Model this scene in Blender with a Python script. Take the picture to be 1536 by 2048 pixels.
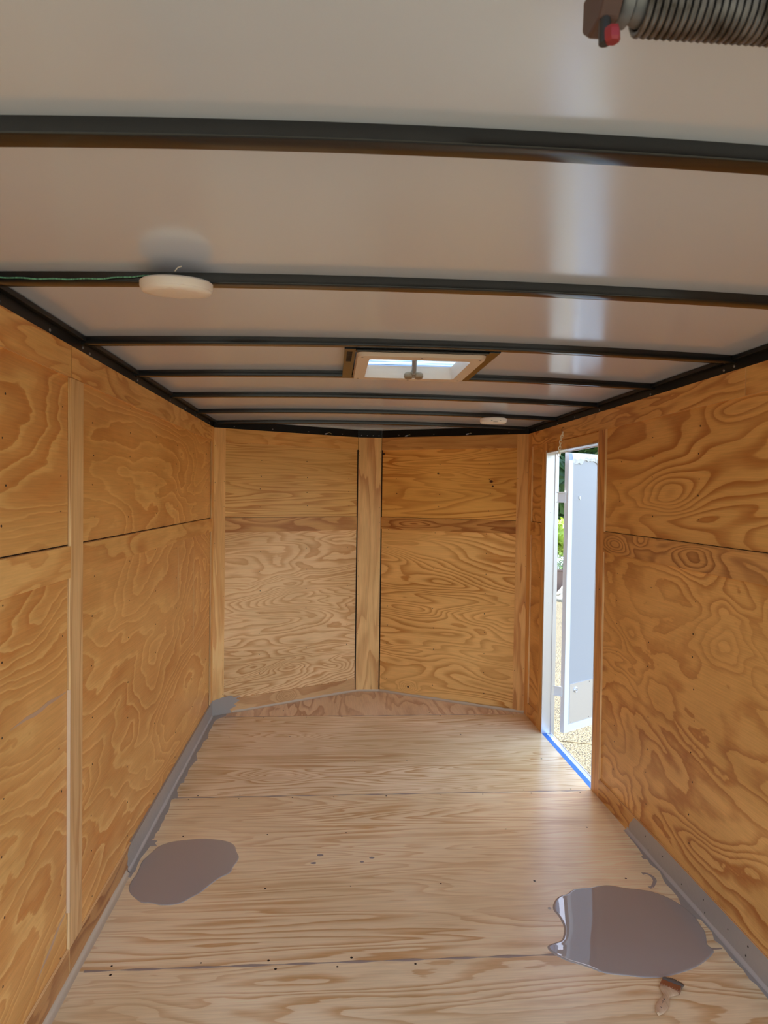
import bpy, bmesh, math, random
from mathutils import Vector, Matrix

# ------------------------------------------------------------------ clearing
for o in list(bpy.data.objects):
    bpy.data.objects.remove(o)
SC = bpy.context.scene
COL = SC.collection
random.seed(7)

# ------------------------------------------------------------------ camera
YAW, PITCH, ROLL, FPX, CX = 0.0746, -0.0236, 0.0135, 1403.5, 0.7548
cy, sy, cp, sp = math.cos(YAW), math.sin(YAW), math.cos(PITCH), math.sin(PITCH)
f_ = Vector((sy * cp, cy * cp, sp))
r_ = Vector((cy, -sy, 0))
u_ = r_.cross(f_)
r2 = math.cos(ROLL) * r_ + math.sin(ROLL) * u_
u2 = math.cos(ROLL) * u_ - math.sin(ROLL) * r_
cam_data = bpy.data.cameras.new('camera')
cam = bpy.data.objects.new('camera', cam_data)
COL.objects.link(cam)
rot = Matrix((r2, u2, -f_)).transposed()
cam.matrix_world = Matrix.Translation((CX, 0, 1.44)) @ rot.to_4x4()
cam_data.sensor_fit = 'VERTICAL'
cam_data.sensor_height = 36.0
cam_data.sensor_width = 27.0
cam_data.lens = FPX / 2048 * 36.0
cam_data.clip_start = 0.02
cam_data.clip_end = 300
cam_data.dof.use_dof = True
cam_data.dof.focus_distance = 3.6
cam_data.dof.aperture_fstop = 13
SC.camera = cam

# ------------------------------------------------------------------ light and exposure
SC.view_settings.view_transform = 'Standard'
SC.view_settings.look = 'None'
SC.view_settings.gamma = 1.0
SC.view_settings.use_curve_mapping = False
SC.view_settings.exposure = 0.66
SKY_STRENGTH = 0.62
SUN_STRENGTH = 6.0
TO_SUN = Vector((-0.03, 0.48, 0.88)).normalized()
world = bpy.data.worlds.new('world')
SC.world = world
world.use_nodes = True
wn = world.node_tree
wn.nodes.clear()
sky = wn.nodes.new('ShaderNodeTexSky')
sky.sky_type = 'NISHITA'
sky.sun_disc = False
sky.sun_elevation = math.asin(TO_SUN.z)
sky.sun_rotation = math.atan2(TO_SUN.x, TO_SUN.y)
sky.air_density = 1.0
sky.dust_density = 2.5
wbg = wn.nodes.new('ShaderNodeBackground')
wbg.inputs['Strength'].default_value = SKY_STRENGTH
wo = wn.nodes.new('ShaderNodeOutputWorld')
wn.links.new(sky.outputs[0], wbg.inputs[0])
wn.links.new(wbg.outputs[0], wo.inputs[0])
sd = bpy.data.lights.new('sun', 'SUN')
sd.energy = SUN_STRENGTH
sd.angle = math.radians(0.6)
sd.color = (1.0, 0.98, 0.94)
so = bpy.data.objects.new('sun', sd)
COL.objects.link(so)
so.rotation_euler = (-TO_SUN).to_track_quat('-Z', 'Y').to_euler()
so.location = (0, 0, 12)
SC.cycles.max_bounces = 12
SC.cycles.diffuse_bounces = 8
SC.cycles.glossy_bounces = 5
SC.cycles.use_denoising = True

# ------------------------------------------------------------------ dimensions
W = 2.051            # inner width between batten faces
YR = 0.50            # rear opening
YF = 4.57            # where the nose begins
YN = 5.12            # tip of the nose
ZT = 1.86            # top of the plywood
R = 0.009            # panel recess behind the battens
NL, NR = 0.945, 1.115
D0, D1, DZ = 3.35, 4.175, 1.715   # side door opening


def ceil_z(x, y=2.0):
    u = (x - W / 2) / (W / 2)
    k = 0.034 if y < 1.0 else 0.020 if y > 1.57 else 0.034 - 0.014 * (y - 1.0) / 0.57
    return 1.927 - k * u * u


# ------------------------------------------------------------------ materials
def s2l(c):
    return tuple(((v / 255 + 0.055) / 1.055) ** 2.4 if v > 10 else v / 255 / 12.92 for v in c) + (1.0,)


class NT:
    def __init__(self, name):
        self.m = bpy.data.materials.new(name)
        self.m.use_nodes = True
        self.t = self.m.node_tree
        self.b = self.t.nodes['Principled BSDF']

    def n(self, typ, **kw):
        nd = self.t.nodes.new(typ)
        for k, v in kw.items():
            setattr(nd, k, v)
        return nd

    def l(self, a, b):
        self.t.links.new(a, b)

    def put(self, sock, v):
        if hasattr(v, 'is_output') or hasattr(v, 'links'):
            self.l(v, sock)
        else:
            sock.default_value = v

    def math(self, op, a, b=None, c=None, clamp=False):
        nd = self.n('ShaderNodeMath', operation=op, use_clamp=clamp)
        self.put(nd.inputs[0], a)
        if b is not None:
            self.put(nd.inputs[1], b)
        if c is not None:
            self.put(nd.inputs[2], c)
        return nd.outputs[0]

    def noise(self, vec, scale, detail=2.0, rough=0.5, dist=0.0):
        nd = self.n('ShaderNodeTexNoise')
        self.l(vec, nd.inputs['Vector'])
        nd.inputs['Scale'].default_value = scale
        nd.inputs['Detail'].default_value = detail
        nd.inputs['Roughness'].default_value = rough
        nd.inputs['Distortion'].default_value = dist
        return nd.outputs['Fac']

    def comb(self, x, y, z):
        nd = self.n('ShaderNodeCombineXYZ')
        for i, v in enumerate((x, y, z)):
            self.put(nd.inputs[i], v)
        return nd.outputs[0]

    def ramp(self, fac, stops, interp='LINEAR'):
        nd = self.n('ShaderNodeValToRGB')
        nd.color_ramp.interpolation = interp
        el = nd.color_ramp.elements
        while len(el) < len(stops):
            el.new(0.5)
        for e, (p, c) in zip(el, stops):
            e.position = p
            e.color = c if len(c) == 4 else tuple(c) + (1,)
        self.l(fac, nd.inputs[0])
        return nd.outputs[0]

    def mix(self, fac, a, b, typ='MIX'):
        nd = self.n('ShaderNodeMix', data_type='RGBA', blend_type=typ)
        self.put(nd.inputs[0], fac)
        self.put(nd.inputs[6], a)
        self.put(nd.inputs[7], b)
        return nd.outputs[2]

    def bump(self, h, strength, dist):
        nd = self.n('ShaderNodeBump')
        nd.inputs['Strength'].default_value = strength
        nd.inputs['Distance'].default_value = dist
        self.l(h, nd.inputs['Height'])
        self.l(nd.outputs[0], self.b.inputs['Normal'])

    def pos(self):
        g = self.n('ShaderNodeNewGeometry')
        s = self.n('ShaderNodeSeparateXYZ')
        self.l(g.outputs['Position'], s.inputs[0])
        return s.outputs


def plain(name, rgb, rough=0.5, metal=0.0, **kw):
    t = NT(name)
    t.b.inputs['Base Color'].default_value = s2l(rgb)
    t.b.inputs['Roughness'].default_value = rough
    t.b.inputs['Metallic'].default_value = metal
    for k, v in kw.items():
        t.b.inputs[k].default_value = v
    return t.m


SEED = [0]


def ply(name, grain, cross, light, dark, su=0.55, sv=2.4, K=13.0, M=0.0, rough=0.42,
        knots=(), wob=0.35, plainness=0.35, amp=1.0, spots=(), style='D'):
    """Plywood face: contour lines of a stretched field, as a rotary-cut pine veneer shows them."""
    SEED[0] += 1
    seed = SEED[0] * 7.31
    t = NT(name)
    P = t.pos()
    ax = {'x': 0, 'y': 1, 'z': 2}
    u, v = P[ax[grain]], P[ax[cross]]
    vec = t.comb(t.math('MULTIPLY', u, su), t.math('MULTIPLY', v, sv), seed)
    n1 = t.noise(vec, 1.0, 2.0, 0.45, 0.6)
    vec2 = t.comb(t.math('MULTIPLY', u, su * 5.0), t.math('MULTIPLY', v, sv * 4.2), seed + 3)
    n2 = t.noise(vec2, 1.0, 3.0, 0.55, 0.0)
    ph = t.math('MULTIPLY', n1, K)
    ph = t.math('ADD', ph, t.math('MULTIPLY', n2, wob * 1.6))
    if M:
        ph = t.math('ADD', ph, t.math('MULTIPLY', v, M))
    dk = None
    for (ku, kv, ks, ka, asp) in knots:
        a = t.math('DIVIDE', t.math('SUBTRACT', u, ku), ks * asp)
        b = t.math('DIVIDE', t.math('SUBTRACT', v, kv), ks)
        d2 = t.math('ADD', t.math('MULTIPLY', a, a), t.math('MULTIPLY', b, b))
        g = t.math('EXPONENT', t.math('MULTIPLY', d2, -1.0))
        ph = t.math('ADD', ph, t.math('MULTIPLY', g, ka))
    for (ku, kv, ks, asp) in spots:
        a = t.math('DIVIDE', t.math('SUBTRACT', u, ku), ks * asp)
        b = t.math('DIVIDE', t.math('SUBTRACT', v, kv), ks)
        d2 = t.math('ADD', t.math('MULTIPLY', a, a), t.math('MULTIPLY', b, b))
        g = t.math('SUBTRACT', 1.3, d2, clamp=True)
        dk = g if dk is None else t.math('MAXIMUM', dk, g)
    fr = t.math('FRACT', ph)
    if style == 'L':
        soft = t.ramp(fr, [(0.0, (0.0,) * 3), (0.10, (0.10,) * 3), (0.26, (0.62,) * 3), (0.6, (0.72,) * 3), (0.88, (1.0,) * 3), (0.97, (0.85,) * 3), (1.0, (0.1,) * 3)])
    else:
        soft = t.ramp(fr, [(0.0, (0.95,) * 3), (0.05, (0.15,) * 3), (0.22, (0.0,) * 3), (0.5, (0.1,) * 3), (0.74, (0.65,) * 3),
                       (0.93, (1.0,) * 3), (1.0, (0.95,) * 3)])
    # calm stretches of early wood
    vec3 = t.comb(t.math('MULTIPLY', u, 0.9), t.math('MULTIPLY', v, 2.6), seed + 9)
    n3 = t.noise(vec3, 1.0, 2.0, 0.5, 0.3)
    calm = t.ramp(n3, [(0.36, (1.0 - plainness * 1.6,) * 3), (0.6, (1.0,) * 3)])
    fac = t.math('MULTIPLY', t.math('MULTIPLY', soft, calm), amp)
    base = t.mix(fac, s2l(light), s2l(dark))
    # broad tone drift and fibre streaks
    vec4 = t.comb(t.math('MULTIPLY', u, 1.3), t.math('MULTIPLY', v, 2.2), seed + 15)
    n4 = t.noise(vec4, 1.0, 3.0, 0.6, 0.6)
    drift = t.ramp(n4, [(0.3, (0.84, 0.80, 0.72)), (0.5, (0.97, 0.96, 0.94)), (0.72, (1.10, 1.13, 1.18))])
    base = t.mix(1.0, base, drift, 'MULTIPLY')
    vec5 = t.comb(t.math('MULTIPLY', u, 7.0), t.math('MULTIPLY', v, 190.0), seed + 21)
    n5 = t.noise(vec5, 1.0, 2.0, 0.6)
    fib = t.ramp(n5, [(0.3, (0.91, 0.90, 0.88)), (0.7, (1.05, 1.05, 1.06))])
    base = t.mix(1.0, base, fib, 'MULTIPLY')
    if dk is not None:
        base = t.mix(dk, base, s2l((70, 40, 28)))
    t.l(base, t.b.inputs['Base Color'])
    t.b.inputs['Roughness'].default_value = rough
    t.b.inputs['Specular IOR Level'].default_value = 0.35
    t.bump(n5, 0.12, 0.002)
    return t.m


LW, LD = (244, 190, 112), (214, 140, 66)
LWR, LDR = (236, 180, 104), (190, 120, 56)
FL, FD = (255, 230, 182), (222, 176, 118)
EDGE = plain('plywood_edge', (226, 180, 120), 0.6)


def edge_layers():
    t = NT('layered_plywood_edge')
    P = t.pos()
    v = t.comb(t.math('MULTIPLY', P[0], 420.0), t.math('MULTIPLY', P[2], 3.0), 0.0)
    n = t.noise(v, 1.0, 1.0)
    c = t.ramp(n, [(0.4, s2l((196, 136, 76))), (0.55, s2l((250, 210, 146)))])
    t.l(c, t.b.inputs['Base Color'])
    t.b.inputs['Roughness'].default_value = 0.6
    return t.m


EDGEL = edge_layers()
BLACK = plain('black_gloss_steel', (21, 20, 21), 0.15, 0.0)
BLACK.node_tree.nodes['Principled BSDF'].inputs['Specular IOR Level'].default_value = 0.6
BLACKM = plain('black_satin_steel', (17, 17, 18), 0.42)
BLACKM.node_tree.nodes['Principled BSDF'].inputs['Specular IOR Level'].default_value = 0.25
DARK = plain('screw_head', (48, 34, 24), 0.5, 0.4)
SCREW = plain('zinc_screw', (150, 150, 155), 0.35, 0.9)


def ceiling_mat():
    t = NT('white_aluminium_skin')
    t.b.inputs['Base Color'].default_value = s2l((218, 232, 255))
    t.b.inputs['Metallic'].default_value = 0.2
    t.b.inputs['Specular IOR Level'].default_value = 0.8
    t.b.inputs['Roughness'].default_value = 0.17
    P = t.pos()
    v = t.comb(P[0], P[1], P[2])
    n = t.noise(v, 260.0, 2.0)
    n2 = t.noise(v, 3.0, 1.0)
    s = t.math('ADD', t.math('MULTIPLY', n, 0.12), n2)
    t.bump(s, 0.10, 0.0035)
    return t.m


CEIL = ceiling_mat()
ALU = plain('bare_aluminium', (225, 225, 228), 0.32, 0.75)
WHITE_METAL = plain('white_painted_metal', (238, 238, 236), 0.35)


def paint_mat(name, rgb, rough, b=0.0, bs=8.0):
    t = NT(name)
    t.b.inputs['Base Color'].default_value = s2l(rgb)
    t.b.inputs['Roughness'].default_value = rough
    if b:
        P = t.pos()
        n = t.noise(t.comb(P[0], P[1], P[2]), bs, 3.0)
        t.bump(n, b, 0.004)
    return t.m


WET = paint_mat('wet_grey_floor_paint', (173, 162, 151), 0.015)
SATIN = paint_mat('grey_paint_coat', (172, 161, 147), 0.30, 0.25, 60)
CAULKG = paint_mat('painted_caulk', (188, 176, 162), 0.30, 0.15, 60)
CAULK = paint_mat('greyish_caulk', (206, 182, 150), 0.5, 0.15, 60)


# ------------------------------------------------------------------ mesh helpers
class MB:
    def __init__(self):
        self.v, self.f, self.m = [], [], []

    def add(self, vs, fs, mat=0):
        o = len(self.v)
        self.v += [tuple(p) for p in vs]
        for f in fs:
            self.f.append([i + o for i in f])
            self.m.append(mat)

    def box(self, x0, x1, y0, y1, z0, z1, mat=0, face=None, fmat=0):
        """face: one of -x +x -y +y -z +z that gets material fmat, others mat"""
        vs = [(x0, y0, z0), (x1, y0, z0), (x1, y1, z0), (x0, y1, z0), (x0, y0, z1), (x1, y0, z1), (x1, y1, z1), (x0, y1, z1)]
        fs = {'-z': (3, 2, 1, 0), '+z': (4, 5, 6, 7), '-y': (0, 1, 5, 4), '+x': (1, 2, 6, 5), '+y': (2, 3, 7, 6), '-x': (3, 0, 4, 7)}
        for k, f in fs.items():
            self.add([vs[i] for i in f], [(0, 1, 2, 3)], fmat if k == face else mat)

    def prism(self, poly, z0, z1, mat=0, top=None):
        n = len(poly)
        a = sum(poly[i][0] * poly[(i + 1) % n][1] - poly[(i + 1) % n][0] * poly[i][1] for i in range(n))
        if a < 0:
            poly = poly[::-1]
        self.add([(p[0], p[1], z1) for p in poly], [tuple(range(n))], mat if top is None else top)
        self.add([(p[0], p[1], z0) for p in poly], [tuple(range(n))[::-1]], mat)
        for i in range(n):
            j = (i + 1) % n
            self.add([(*poly[i][:2], z0), (*poly[j][:2], z0), (*poly[j][:2], z1), (*poly[i][:2], z1)], [(0, 1, 2, 3)], mat)

    def tube(self, pts, r, seg=8, mat=0, caps=True):
        pts = [Vector(p) for p in pts]
        n = len(pts)
        rr = r if isinstance(r, (list, tuple)) else [r] * n
        o = len(self.v)
        prev = None
        for i, p in enumerate(pts):
            d = (pts[min(i + 1, n - 1)] - pts[max(i - 1, 0)]).normalized()
            if prev is None:
                a = Vector((0, 0, 1)) if abs(d.z) < 0.9 else Vector((1, 0, 0))
                s = d.cross(a).normalized()
            else:
                s = (prev - d * prev.dot(d)).normalized()
            prev = s
            t = d.cross(s)
            for k in range(seg):
                an = 2 * math.pi * k / seg
                self.v.append(tuple(p + rr[i] * (math.cos(an) * s + math.sin(an) * t)))
        for i in range(n - 1):
            for k in range(seg):
                k2 = (k + 1) % seg
                self.f.append([o + i * seg + k, o + i * seg + k2, o + (i + 1) * seg + k2, o + (i + 1) * seg + k])
                self.m.append(mat)
        if caps:
            self.f.append([o + k for k in range(seg)][::-1])
            self.m.append(mat)
            self.f.append([o + (n - 1) * seg + k for k in range(seg)])
            self.m.append(mat)

    def lathe(self, prof, seg=40, c=(0, 0, 0), axis=(0, 0, 1), mat=0):
        """prof: (radius, height) pairs along the axis"""
        q = Vector((0, 0, 1)).rotation_difference(Vector(axis))
        o = len(self.v)
        for (r, h) in prof:
            for k in range(seg):
                a = 2 * math.pi * k / seg
                self.v.append(tuple(q @ Vector((r * math.cos(a), r * math.sin(a), h)) + Vector(c)))
        for i in range(len(prof) - 1):
            for k in range(seg):
                k2 = (k + 1) % seg
                self.f.append([o + i * seg + k, o + i * seg + k2, o + (i + 1) * seg + k2, o + (i + 1) * seg + k])
                self.m.append(mat)
        self.f.append([o + k for k in range(seg)][::-1]); self.m.append(mat)
        self.f.append([o + (len(prof) - 1) * seg + k for k in range(seg)]); self.m.append(mat)

    def build(self, name, mats, parent=None, smooth=False, bevel=0.0, fix=True):
        me = bpy.data.meshes.new(name)
        me.from_pydata(self.v, [], self.f)
        mats = mats if isinstance(mats, (list, tuple)) else [mats]
        for m in mats:
            me.materials.append(m)
        for p, mi in zip(me.polygons, self.m):
            p.material_index = mi
        if fix or bevel:
            bm = bmesh.new()
            bm.from_mesh(me)
            bmesh.ops.remove_doubles(bm, verts=bm.verts, dist=1e-5)
            bmesh.ops.recalc_face_normals(bm, faces=bm.faces)
            bm.to_mesh(me)
            bm.free()
        if smooth is True:
            for p in me.polygons:
                p.use_smooth = True
        elif smooth:
            for p in me.polygons:
                p.use_smooth = True
            me.set_sharp_from_angle(angle=math.radians(smooth))
        o = bpy.data.objects.new(name, me)
        COL.objects.link(o)
        if parent is not None:
            o.parent = parent
            o.matrix_parent_inverse = parent.matrix_world.inverted() if False else Matrix.Translation(-parent.location)
        if bevel:
            b = o.modifiers.new('bevel', 'BEVEL')
            b.width = bevel
            b.segments = 2
            b.limit_method = 'ANGLE'
            b.angle_limit = math.radians(40)
        return o


def tag(o, label, cat=None, group=None, kind=None):
    if label:
        o['label'] = label
    if cat:
        o['category'] = cat
    if group:
        o['group'] = group
    if kind:
        o['kind'] = kind
    return o


def empty(name, loc, label, cat, group=None, kind=None):
    o = bpy.data.objects.new(name, None)
    o.empty_display_size = 0.1
    COL.objects.link(o)
    o.location = loc
    return tag(o, label, cat, group, kind)


def screws(mb, pts, normal, mat=1, r=0.0028):
    """small screw heads standing 0.5 mm proud of a face"""
    n = Vector(normal).normalized()
    a = Vector((0, 0, 1)) if abs(n.z) < 0.9 else Vector((1, 0, 0))
    s = n.cross(a).normalized()
    t = n.cross(s)
    for p in pts:
        rr = r * random.uniform(0.7, 1.25)
        c = Vector(p)
        lo = [c + rr * 1.1 * (math.cos(k * math.pi / 3) * s + math.sin(k * math.pi / 3) * t) for k in range(6)]
        hi = [c + n * 0.0006 + rr * (math.cos(k * math.pi / 3) * s + math.sin(k * math.pi / 3) * t) for k in range(6)]
        mb.add(lo + hi, [tuple(range(6, 12))] + [(k, (k + 1) % 6, 6 + (k + 1) % 6, 6 + k) for k in range(6)], mat)


# ------------------------------------------------------------------ setting: outdoor ground
def ground_mat():
    t = NT('sunlit_pea_gravel_paving')
    P = t.pos()
    v = t.comb(P[0], P[1], P[2])
    vo = t.n('ShaderNodeTexVoronoi')
    t.l(v, vo.inputs['Vector'])
    vo.inputs['Scale'].default_value = 85.0
    col = t.ramp(vo.outputs['Distance'], [(0.0, s2l((140, 130, 98))), (0.42, s2l((128, 118, 86))), (0.62, s2l((44, 40, 28)))])
    n = t.noise(v, 38.0, 3.0, 0.7)
    sp_ = t.ramp(n, [(0.36, (0.42, 0.42, 0.40)), (0.47, (1, 1, 1))])
    col = t.mix(1.0, col, sp_, 'MULTIPLY')
    n2 = t.noise(v, 1.1, 3.0)
    col = t.mix(1.0, col, t.ramp(n2, [(0.3, (0.86, 0.86, 0.86)), (0.7, (1.1, 1.1, 1.1))]), 'MULTIPLY')
    t.l(col, t.b.inputs['Base Color'])
    t.b.inputs['Roughness'].default_value = 0.9
    t.bump(n, 0.5, 0.01)
    return t.m


g = MB()
g.add([(-40, -40, -0.5), (60, -40, -0.5), (60, 60, -0.5), (-40, 60, -0.5)], [(0, 1, 2, 3)])
ground = g.build('ground', ground_mat())
tag(ground, 'pale yellow pea gravel paving in full sun outside the side door', 'ground', kind='structure')
g = MB()
pts = []
for i in range(41):
    x = 2.2 + i * 0.15
    pts.append((x, 5.60 - 0.42 * (x - 2.2) + 0.008 * math.sin(i * 2.1), 0.006 + 0.002 * math.sin(i * 1.7)))
for a, b in zip(pts[:-1], pts[1:]):
    g.add([(a[0], a[1] - a[2], -0.5), (b[0], b[1] - b[2], -0.5), (b[0], b[1] + b[2], -0.5), (a[0], a[1] + a[2], -0.5),
           (a[0], a[1] - a[2], -0.496), (b[0], b[1] - b[2], -0.496), (b[0], b[1] + b[2], -0.496), (a[0], a[1] + a[2], -0.496)],
          [(4, 5, 6, 7), (0, 1, 5, 4), (2, 3, 7, 6)])
jt = g.build('paving_joint', plain('dark_joint_filler', (96, 84, 56), 0.9), ground)

# ------------------------------------------------------------------ setting: floor
FLOORS = [
    ply('floor_plywood_rear', 'x', 'y', FL, FD, 0.9, 4.6, 15, 0.0, 0.30, wob=0.8, plainness=0.4),
    ply('floor_plywood_middle', 'x', 'y', FL, FD, 0.55, 5.6, 15, 0.0, 0.28, wob=0.7, plainness=0.45),
    ply('floor_plywood_front', 'x', 'y', (252, 228, 182), (212, 168, 114), 0.55, 6.5, 17, 5.0, 0.24,
        knots=((0.50, 4.16, 0.07, 5.0, 2.6), (0.50, 3.58, 0.08, 4.6, 2.0)), wob=0.4, plainness=0.3),
    ply('floor_plywood_nose', 'y', 'x', (250, 222, 180), (208, 164, 122), 1.1, 5.0, 7, 0.0, 0.4, wob=0.5),
]
b = MB()
b.prism([(-0.05, YR), (W + 0.027, YR), (W + 0.027, YF), (NR, YN + 0.05), (NL, YN + 0.05), (-0.05, YF)], -0.10, -0.014)
floor = b.build('floor', [plain('subfloor_steel', (60, 58, 56), 0.6)])
tag(floor, 'bare plywood trailer floor of four sheets laid crosswise', 'floor', kind='structure')
ys = [YR, 2.132, 3.340, 4.548]
labs = ['plywood floor sheet at the rear with the brush on it', 'plywood floor sheet in the middle under both paint pools',
        'plywood floor sheet beside the side door']
for i in range(3):
    b = MB()
    b.box(-0.009, W + 0.018, ys[i] + 0.001, ys[i + 1] - 0.001, -0.014, 0.0)
    pts = []
    for yy in (ys[i] + 0.02, ys[i + 1] - 0.02):
        for k in range(9):
            if random.random() < 0.8:
                pts.append((0.12 + k * 0.23 + random.uniform(-0.03, 0.03), yy, 0))
    for yy in (ys[i] + 0.42, ys[i] + 0.83):
        for k in range(6):
            if random.random() < 0.8:
                pts.append((0.2 + k * 0.34 + random.uniform(-0.05, 0.05), yy, 0))
    screws(b, pts, (0, 0, 1), 1, 0.0035)
    o = b.build('floor_sheet', [FLOORS[i], DARK], floor)
    o['label'] = labs[i]
b = MB()
b.prism([(-0.005, 4.5485), (W + 0.005, 4.5485), (W + 0.005, YF), (NR, YN), (NL, YN), (-0.005, YF)], -0.014, 0.0)
screws(b, [(0.45, 4.68, 0), (1.83, 4.60, 0), (1.42, 4.60, 0)], (0, 0, 1), 1, 0.004)
o = b.build('floor_sheet', [FLOORS[3], DARK], floor)
o['label'] = 'triangular plywood floor piece in the nose, grain running forward'
for i in (1, 2, 3):
    b = MB()
    n = 60
    P = []
    for k in range(n + 1):
        P.append((0.03 + (W - 0.06) * k / n, 0.004 + 0.0025 * math.sin(k * 1.3 + i) + random.uniform(-.001, .0015)))
    for (xa, wa), (xb, wb) in zip(P[:-1], P[1:]):
        b.add([(xa, ys[i] - wa, 0), (xb, ys[i] - wb, 0), (xb, ys[i], 0.0006), (xa, ys[i], 0.0006), (xb, ys[i] + wb, 0), (xa, ys[i] + wa, 0)],
              [(0, 1, 2, 3), (3, 2, 4, 5)])
    o = b.build('seam_filler', paint_mat('seam_filler_%d' % i, (164, 144, 128), 0.5), floor)

# ------------------------------------------------------------------ setting: walls
DARKGAP = plain('painted_gap_shade', (40, 26, 16), 0.9)  # dark sheet behind the panels, shade of the gaps put into its colour
SHELL = WHITE_METAL


def grid_screws(x, yl, zl, skip=0.12):
    out = []
    for y in yl:
        for z in zl:
            if random.random() > skip:
                out.append((x, y + random.uniform(-0.012, 0.012), z + random.uniform(-0.02, 0.02)))
    return out


def zz(a, b, n):
    return [a + (b - a) * (i + 0.5) / n for i in range(n)]


# left wall
b = MB()
b.box(-0.06, -0.016, YR, YF + 0.02, -0.10, 1.99)
b.box(-0.016, -0.0152, YR, YF + 0.02, 0, 1.86, 1)
wl = b.build('wall_left', [SHELL, DARKGAP])
tag(wl, 'left side wall of varnished plywood panels behind flat battens', 'wall', kind='structure')


def panel(name, x0, x1, y0, y1, z0, z1, mat, parent, label, face, studs, nz):
    b = MB()
    b.box(x0, x1, y0, y1, z0, z1, 0)
    xs = x1 if face > 0 else x0
    screws(b, grid_screws(xs, studs, zz(z0 + 0.03, z1 - 0.03, nz)), (face, 0, 0))
    o = b.build(name, [mat, DARK], parent)
    o['label'] = label
    return o


lstuds = [2.32, 2.72, 3.13, 3.54, 3.95, 4.36]
panel('upper_panel', -0.015, -R, 2.10, 4.494, 1.285, 1.85, ply('left_upper_front_ply', 'y', 'z', LW, LD, 0.7, 2.6, 13, 5, rough=0.34, wob=1.0, amp=0.95, style='L'),
      wl, 'upper left panel in front of the upright batten', 1, lstuds, 5)
panel('lower_panel', -0.015, -R, 2.10, 4.494, 0.0, 1.281, ply('left_lower_front_ply', 'y', 'z', LW, LD, 0.75, 2.2, 17, 6, rough=0.34, wob=1.1, amp=1.0, style='L'),
      wl, 'lower left panel in front of the upright batten', 1, lstuds, 8)
panel('upper_panel', -0.015, -R, YR, 2.096, 1.285, 1.85, ply('left_upper_rear_ply', 'y', 'z', LW, LD, 0.7, 3.0, 13, 5, rough=0.34, wob=1.0, amp=0.95, style='L'),
      wl, 'upper left panel nearest the rear', 1, [0.9, 1.3, 1.7, 2.05], 5)
panel('lower_panel', -0.015, -R, YR, 2.096, 0.0, 1.281, ply('left_lower_rear_ply', 'y', 'z', LW, LD, 0.8, 2.2, 16, 6, rough=0.34, wob=1.3, amp=1.0, style='L'),
      wl, 'lower left panel nearest the rear', 1, [0.9, 1.3, 1.7, 2.05], 8)
# scuffs on the left wall
SCUFF = plain('grey_lilac_scuff', (206, 166, 130), 0.5)


def streak(pts, w, x, parent, name, mat):
    b = MB()
    n = len(pts)
    for i in range(n - 1):
        (ya, za), (yb, zb) = pts[i], pts[i + 1]
        wa = w * math.sin(math.pi * (i + 0.25) / (n - 0.5)); wb = w * math.sin(math.pi * (i + 1.25) / (n - 0.5))
        d = Vector((yb - ya, zb - za)).normalized()
        nx = Vector((-d.y, d.x))
        q = [(x, ya - nx.x * wa, za - nx.y * wa), (x, yb - nx.x * wb, zb - nx.y * wb), (x, yb + nx.x * wb, zb + nx.y * wb), (x, ya + nx.x * wa, za + nx.y * wa)]
        b.add(q + [(x + 0.0004, p[1], p[2]) for p in q], [(4, 5, 6, 7), (0, 1, 5, 4), (2, 3, 7, 6)])
    return b.build(name, mat, parent)


def lerp_pts(a, c, n, j=0.004):
    return [(a[0] + (c[0] - a[0]) * i / n, a[1] + (c[1] - a[1]) * i / n + random.uniform(-j, j)) for i in range(n + 1)]


streak(lerp_pts((1.735, 0.864), (2.095, 0.858), 8), 0.006, -R, wl, 'scuff_mark', SCUFF)
streak(lerp_pts((1.885, 0.14), (2.10, 0.21), 8), 0.007, -R, wl, 'scuff_mark', SCUFF)

# right wall with the side door opening
b = MB()
b.box(W + 0.016, W + 0.06, YR, D0, -0.10, 1.99)
b.box(W + 0.016, W + 0.06, D0, D1, DZ, 1.99)
b.box(W + 0.016, W + 0.06, D0, D1, -0.10, -0.004)
b.box(W + 0.016, W + 0.06, D1, YF + 0.02, -0.10, 1.99)
b.box(W + 0.0152, W + 0.016, YR, D0 - 0.001, 0, 1.86, 1)
b.box(W + 0.0152, W + 0.016, D1 + 0.001, YF + 0.02, 0, 1.86, 1)
wr = b.build('wall_right', [SHELL, DARKGAP])
tag(wr, 'right side wall of orange-brown plywood with the open side doorway', 'wall', kind='structure')
rstuds = [1.45, 1.95, 2.42, 2.78, 3.10]
panel('upper_panel', W + R, W + 0.015, YR, D0 - 0.02, 1.284, 1.85,
      ply('right_upper_ply', 'y', 'z', LWR, LDR, 0.8, 3.0, 19, 0, rough=0.36, knots=((2.62, 1.45, 0.10, 4, 2.2),), wob=0.22, plainness=0.25),
      wr, 'upper right panel with wide looping grain', -1, rstuds, 6)
panel('lower_panel', W + R, W + 0.015, YR, D0 - 0.02, 0.0, 1.281,
      ply('right_lower_ply', 'y', 'z', LWR, LDR, 1.2, 2.9, 16, 0, rough=0.36, wob=1.0, plainness=0.4),
      wr, 'lower right panel with blotchy grain', -1, rstuds, 11)
panel('upper_panel', W + R, W + 0.015, D1 + 0.01, YF + 0.02, 1.284, 1.85,
      ply('right_small_upper_ply', 'y', 'z', LWR, (200, 134, 68), 1.2, 3.5, 10, rough=0.4), wr, 'narrow upper panel between door and corner', -1, [4.3], 4)
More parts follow.
